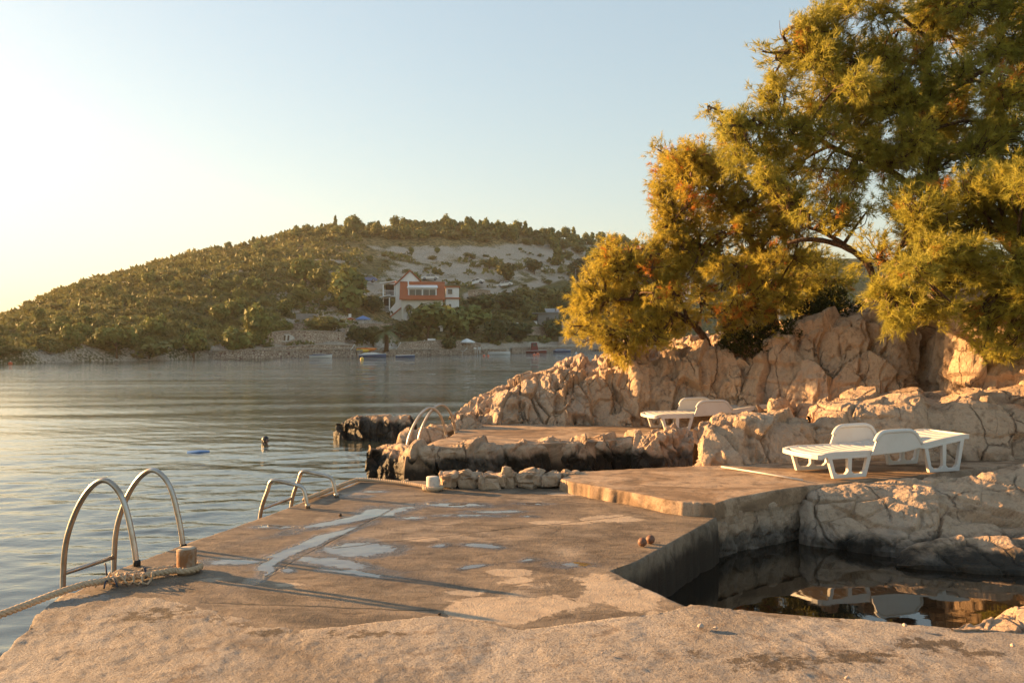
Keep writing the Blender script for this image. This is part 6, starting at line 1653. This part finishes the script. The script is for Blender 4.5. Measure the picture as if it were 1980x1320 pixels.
# ---- trees of the hillside
def mat_far_leaf(name, a, b):
    t = NT(name)
    v = t.attr('tint'); r = t.rnd()
    c = t.mix(v, a, b)
    c = t.mix(t.math('MULTIPLY', r, 0.45), c, (0.13, 0.12, 0.035))
    t.done(c, 0.7, None, 0.15)
    tr = t.new('ShaderNodeBsdfTranslucent'); t.l.new(c, tr.inputs['Color'])
    ms = t.new('ShaderNodeMixShader'); ms.inputs[0].default_value = 0.14
    t.l.new(t.b.outputs[0], ms.inputs[1]); t.l.new(tr.outputs[0], ms.inputs[2]); t.l.new(ms.outputs[0], t.o.inputs['Surface'])
    return t.m
M_FPINE = mat_far_leaf('hillside pine foliage', (0.075, 0.098, 0.032), (0.25, 0.26, 0.072))
M_FBUSH = mat_far_leaf('hillside scrub foliage', (0.09, 0.098, 0.036), (0.25, 0.235, 0.08))
M_FDARK = mat_far_leaf('dark carob foliage', (0.032, 0.046, 0.02), (0.11, 0.13, 0.05))
def crown_mesh(seed, n, kind):
    rs = np.random.default_rng(seed)
    nb = 14 if kind != 'cone' else 12
    if kind == 'round':
        c = rs.normal(size=(nb, 3)); c /= np.linalg.norm(c, axis=1, keepdims=True); c = c * 0.55 * rs.random((nb, 1)) ** 0.4 + np.array([0, 0, 1.05]); br = 0.30 + 0.22 * rs.random(nb)
    elif kind == 'umbrella':
        c = np.stack([rs.uniform(-.75, .75, nb), rs.uniform(-.75, .75, nb), 1.15 + 0.55 * rs.random(nb)], 1); c[:, 2] -= 0.35 * (c[:, 0] ** 2 + c[:, 1] ** 2); br = 0.26 + 0.2 * rs.random(nb)
    elif kind == 'cone':
        z = np.linspace(0.25, 1.8, nb); c = np.stack([rs.normal(0, .28, nb) * (2 - z) / 1.6, rs.normal(0, .28, nb) * (2 - z) / 1.6, z], 1); br = 0.16 + 0.28 * (2 - z) / 1.8
    else:
        c = np.stack([rs.uniform(-.7, .7, nb), rs.uniform(-.7, .7, nb), 0.3 + 0.75 * rs.random(nb)], 1); br = 0.32 + 0.25 * rs.random(nb)
    k = rs.integers(0, nb, n)
    u = rs.normal(size=(n, 3)); u /= np.linalg.norm(u, axis=1, keepdims=True)
    P = c[k] + u * br[k][:, None] * (0.5 + 0.55 * rs.random((n, 1)) + 0.45 * rs.random((n, 1)) ** 5); P[:, 2] = np.maximum(P[:, 2], 0.02)
    nn = u + rs.normal(0, .38, (n, 3)); nn /= np.linalg.norm(nn, axis=1, keepdims=True)
    d = np.cross(nn, rs.normal(size=(n, 3))); d /= np.linalg.norm(d, axis=1, keepdims=True)
    s = np.cross(d, nn)
    L = 0.20 * (0.6 + 0.9 * rs.random((n, 1)))
    V = np.stack([P - s * L * .55, P + s * L * .55, P + d * L], 1).reshape(-1, 3)
    me = np_mesh('crown_' + kind, V, np.arange(len(V)).reshape(-1, 3), False)
    set_attr(me, 'tint', np.repeat(np.clip(0.75 * rs.random(nb)[k] + 0.3 * rs.random(n), 0, 1), 3))
    return me
CR = {k: [crown_mesh(900 + 10 * i + j, 1300 if k != 'bush' else 620, k) for j in range(4 if k != 'bush' else 5)] for i, k in enumerate(('round', 'umbrella', 'cone', 'bush'))}
for k, m in (('round', M_FPINE), ('umbrella', M_FPINE), ('cone', M_FPINE), ('bush', M_FBUSH)):
    for me in CR[k]: me.materials.append(m)
CRD = []
for me in CR['round'][:3]:
    d = me.copy(); d.materials.clear(); d.materials.append(M_FDARK); CRD.append(d)
TRUNK = MB().tube([(0, 0, -.3), (.03, .02, .35), (-.03, .03, .75), (.04, 0, 1.2)], [.085, .065, .05, .03], 7).tube([(-.02, .02, .6), (.25, .1, 1.0)], [.04, .02], 5).tube([(-.02, .02, .65), (-.28, -.06, 1.05)], [.04, .02], 5).mesh('trunk', True)
TRUNK.materials.append(M_BARK)
rt = random.Random(12)
def tree(x, y, w, h, kind, lab, group=None, depth=None, name=None):
    p = on_hill(x, y) if depth is None else depth
    s = p.y / FPX
    root = empty(name or {'round': 'tree', 'umbrella': 'pine_tree', 'cone': 'pine_tree', 'dark': 'carob_tree', 'bush': 'shrub'}[kind], tuple(p), rt.random() * 6.28)
    tag(root, lab, 'tree' if kind != 'bush' else 'shrub', group)
    me = rt.choice(CRD if kind == 'dark' else CR[kind])
    c = link('crown', me, None, root); t = link('trunk', TRUNK, None, root)
    sx = w * s / 1.9; sz = h * s / 1.95
    c.scale = (sx, sx, sz); t.scale = (min(sx, sz),) * 2 + (sz,)
    c['kind'] = 'stuff'
    return root
NOT = [(797, 656, 46, 40, 'dark', 'dark bushy tree right beside the palm, under the arches'), (590, 548, 62, 56, 'round', 'sunlit golden pine on the rocky slope left of the blue car'), (616, 560, 50, 44, 'round', 'dark pine just right of the sunlit golden pine'), (672, 606, 88, 88, 'round', 'large broad pine left of the red roofed house'), (500, 668, 64, 78, 'round', 'pine with golden side standing left of the stone terraces'),
       (455, 690, 60, 60, 'round', 'pine below the rock band left of the terraces'), (626, 642, 74, 44, 'bush', 'rounded bush spilling over the upper terrace wall'), (585, 590, 46, 38, 'round', 'bushy tree below the sunlit golden pine'), (560, 596, 40, 32, 'bush', 'low bush above the grey block'),
       (978, 546, 44, 40, 'dark', 'dark round bush directly above the silver car on the track'), (1033, 529, 40, 28, 'dark', 'dark round bush right of the one above the silver car'), (1079, 512, 40, 40, 'cone', 'pointed pine standing on the pale stony slope'), (946, 518, 34, 24, 'bush', 'small light green bush on the pale stony slope'),
       (1118, 545, 56, 48, 'dark', 'dark tree where the track disappears'), (1155, 540, 66, 66, 'round', 'tall tree left of the low golden pine crown'), (1196, 535, 60, 62, 'round', 'tall tree half hidden behind the low golden pine'), (1105, 590, 56, 44, 'round', 'green tree below the bend of the track'), (1065, 585, 46, 36, 'bush', 'scrub bush on the slope above the grey hut'),
       (828, 660, 104, 70, 'umbrella', 'spreading pine with bent trunk in front of the red roofed house'), (876, 654, 80, 64, 'round', 'dense dark pine right of the spreading pine'), (918, 644, 84, 58, 'round', 'dense dark pine rightmost in front of the house'), (930, 606, 60, 40, 'dark', 'dark tree right of the annex'), (985, 606, 66, 44, 'dark', 'dark tree cluster below the silver car'), (1010, 580, 46, 34, 'bush', 'bush beside the lower side of the track'),
       (960, 665, 60, 54, 'dark', 'dark tree behind the slim white boat'), (1002, 660, 66, 38, 'dark', 'dark hedge tree in front of the grey hut'), (1068, 656, 40, 46, 'dark', 'dark bush at the right front corner of the grey hut'), (868, 682, 36, 34, 'dark', 'dark bush left of the white parasol'), (690, 668, 44, 42, 'dark', 'dark hedge bush leftmost below the blue parasol'), (722, 670, 44, 42, 'dark', 'dark hedge bush between the parasol and the palm'),
       (775, 652, 40, 34, 'dark', 'dark bush right of the palm'), (375, 692, 56, 58, 'round', 'pine at the waterline left of the quay'), (225, 692, 64, 64, 'umbrella', 'reddish pine at the waterline on the left'), (288, 692, 84, 46, 'bush', 'wide bush at the waterline between two pines'), (160, 655, 40, 30, 'round', 'golden tree on the left slope above the bare rocks'), (115, 650, 36, 30, 'round', 'golden tree furthest left above the bare rocks'),
       (722, 606, 44, 36, 'dark', 'dark tree between the large pine and the house balconies'), (1095, 500, 30, 22, 'bush', 'small bush right of the pointed pine'), (905, 500, 24, 16, 'bush', 'tiny bush high on the pale stony slope')]
for n in NOT: tree(*n)
# ridge pines: a broken row against the sky
ci = 0
x = 395
while x < 1235:
    y = crest_y(x) + 3
    big_ = x > 740
    h = rt.uniform(14, 30) if big_ else rt.uniform(9, 20)
    if 640 < x < 680: h = 26
    tree(x, y, rt.uniform(16, 26) if big_ else rt.uniform(14, 24), h, rt.choice(['cone', 'round', 'round']), 'pine in the row on the hill crest against the sky, ' + ('left descending end' if x < 600 else 'middle' if x < 900 else 'right end'), 'pines along the hill crest')
    x += rt.uniform(9, 17) if big_ else rt.uniform(16, 34)
# scrub: one by one where it shows largest
spots = []
def scatter(n, x0, x1, ylo, yhi, wlo, whi, mind):
    k = 0; tries = 0
    while k < n and tries < n * 40:
        tries += 1
        x = rt.uniform(x0, x1); a, b = ylo(x), yhi(x)
        if b <= a: continue
        y = rt.uniform(a, b)
        if any(abs(x - u) < mind and abs(y - v) < mind * 0.45 for u, v, *_ in spots): continue
        if any(abs(x - cx_) < 30 and -6 < y - cy_ < 34 for cx_, cy_ in ((831, 543), (921, 552), (975, 556), (709, 547))): continue
        w = rt.uniform(wlo, whi) * (0.75 + 0.5 * (y - a) / (b - a))
        spots.append((x, y, w)); k += 1
scatter(150, -20, 560, lambda x: crest_y(x) + 12, lambda x: 686 - 0.02 * x, 15, 40, 15)
scatter(60, 560, 1230, lambda x: crest_y(x) + 3, lambda x: crest_y(x) + 24, 20, 34, 15)
scatter(34, 560, 1230, lambda x: crest_y(x) + 30, lambda x: 560, 10, 18, 22)
scatter(25, 940, 1240, lambda x: 545, lambda x: 640, 18, 32, 22)
scatter(16, 560, 760, lambda x: 560, lambda x: 600, 16, 28, 22)
LB = {'bush': ('green scrub bush on the hillside', 'scrub bushes on the hillside'), 'round': ('rounded small pine on the hillside', 'small pines on the hillside')}
def where(x, y):
    c = crest_y(x)
    if x < 560:
        if y < c + 28: return 'just below the sloping skyline, ' + ('far left' if x < 180 else 'left' if x < 380 else 'left of the large pine')
        if y > 630: return 'low down near the bare shore rocks, ' + ('far left' if x < 250 else 'left of the terraces')
        return 'in the middle of the slope, ' + ('far left' if x < 180 else 'left' if x < 380 else 'left of the golden pine')
    if y < c + 26: return 'in the dark belt under the crest pines, ' + ('left half' if x < 880 else 'right half')
    if y < 560: return 'dotted on the pale stony slope, ' + ('left of the track' if x < 900 else 'beside the track')
    return 'below the track, ' + ('right of the cars' if x > 900 else 'above the terraces')
for x, y, w in spots:
    k = 'bush' if rt.random() < 0.55 else 'round'
    p = on_hill(x, y); s = p.y / FPX
    o = link('shrub' if k == 'bush' else 'small_pine', rt.choice(CR[k]))
    o.location = p + Vector((0, 0, -0.1)); o.rotation_euler = (0, 0, rt.random() * 6.28)
    sx = w * s / 1.9; o.scale = (sx, sx, sx * (rt.uniform(0.45, 0.85) if k == 'bush' else rt.uniform(0.6, 1.15)))
    tag(o, ('scrub bush ' if k == 'bush' else 'small round pine ') + where(x, y), 'shrub' if k == 'bush' else 'tree', LB[k][1])
# low ground cover between them: nobody could count it
def ground_cover():
    rs = np.random.default_rng(77)
    Vs = []; Ts = []
    n = 3700
    xs = rs.uniform(-60, 1300, n * 2); ts = rs.uniform(1.15, 6.0, n * 2)
    P = hill_point(xs, ts); py = 660 - (P[:, 2] - EYE) / P[:, 1] * FPX
    keep = ~((xs > 690) & (xs < 1250) & (py > 460) & (py < 585) & (rs.random(n * 2) > 0.10)) & ~((xs > 500) & (xs < 1150) & (py > 600) & (rs.random(n * 2) > 0.2))
    P = P[keep][:n]
    for p in P:
        m = 26
        r = 0.6 + 1.1 * rs.random() ** 2; r *= p[1] / 165
        u = rs.normal(size=(m, 3)); u /= np.linalg.norm(u, axis=1, keepdims=True); u[:, 2] = np.abs(u[:, 2])
        q = p + u * np.array([r, r, r * .7]) * (0.6 + 0.4 * rs.random((m, 1)))
        d = u + rs.normal(0, .4, (m, 3)); d /= np.linalg.norm(d, axis=1, keepdims=True)
        s = np.cross(d, rs.normal(size=(m, 3))); s /= np.linalg.norm(s, axis=1, keepdims=True)
        L = r * 0.55
        Vs.append(np.stack([q - s * L * .5, q + s * L * .5, q + d * L], 1).reshape(-1, 3)); Ts.append(np.full(m * 3, 0.2 + 0.8 * rs.random()))
    V = np.concatenate(Vs)
    me = np_mesh('scrub', V, np.arange(len(V)).reshape(-1, 3), False); set_attr(me, 'tint', np.concatenate(Ts))
    o = link('scrub', me, M_FBUSH); tag(o, 'low dry scrub covering the hillside between the bushes', 'scrub', kind='stuff')
ground_cover()
# the palm on the quay
M_PALM = plain('palm frond', (0.13, 0.155, 0.055), 0.6, var=0.3, scale=2.0)
def palm():
    p = on_hill(752, 676) + Vector((0, -2.5, 0)); s = p.y / FPX
    root = empty('palm_tree', tuple(p)); tag(root, 'date palm with arching fronds in front of the house', 'palm tree')
    h = 34 * s
    MB().tube([(0, 0, -.3), (.05, 0, h * .5), (0, 0, h)], [.36, .30, .34], 10).build('trunk', M_BARK, root, True)
    rs = random.Random(3)
    for k in range(34):
        a = rs.random() * 6.28; el = rs.uniform(-.35, 1.2); L = rs.uniform(30, 42) * s
        m = MB(); prev = None
        pts = []
        for i in range(9):
            u = i / 8; r = L * u * math.cos(el) * (1 - .12 * u); z = h + L * (u * math.sin(el) - .55 * u * u)
            pts.append(Vector((r * math.cos(a), r * math.sin(a), z)))
        m.tube(pts, [.05 - .005 * i for i in range(9)], 4, False)
        sd = Vector((-math.sin(a), math.cos(a), 0))
        for i in range(1, 9):
            for q in (-1, 1):
                for sub in (0, .5):
                    c = pts[i - 1].lerp(pts[i], sub); t = (pts[i] - pts[i - 1]).normalized()
                    l = .62 * math.sin(math.pi * min(.95, .15 + i / 10)) + .12
                    tip = c + sd * q * l * .8 + t * l * .55 + Vector((0, 0, -.18 * l))
                    m.add([c + t * .05, c - t * .05, tip], [(0, 1, 2)])
        m.build('frond', M_PALM, root)
palm()

# ------------------------------------------------------------------ evening haze over the bay
def haze():
    o = MB().box(-900, 1400, -40, 900, -4.0, 75).build('haze', None)
    m = bpy.data.materials.new('evening haze'); m.use_nodes = True
    nt = m.node_tree; nt.nodes.clear()
    out = nt.nodes.new('ShaderNodeOutputMaterial'); v = nt.nodes.new('ShaderNodeVolumePrincipled')
    v.inputs['Color'].default_value = (1.0, 0.95, 0.86, 1); v.inputs['Density'].default_value = 0.00016; v.inputs['Anisotropy'].default_value = 0.45
    nt.links.new(v.outputs[0], out.inputs['Volume'])
    o.data.materials.append(m)
    tag(o, 'thin golden evening haze over the bay', 'haze', kind='stuff')
haze()
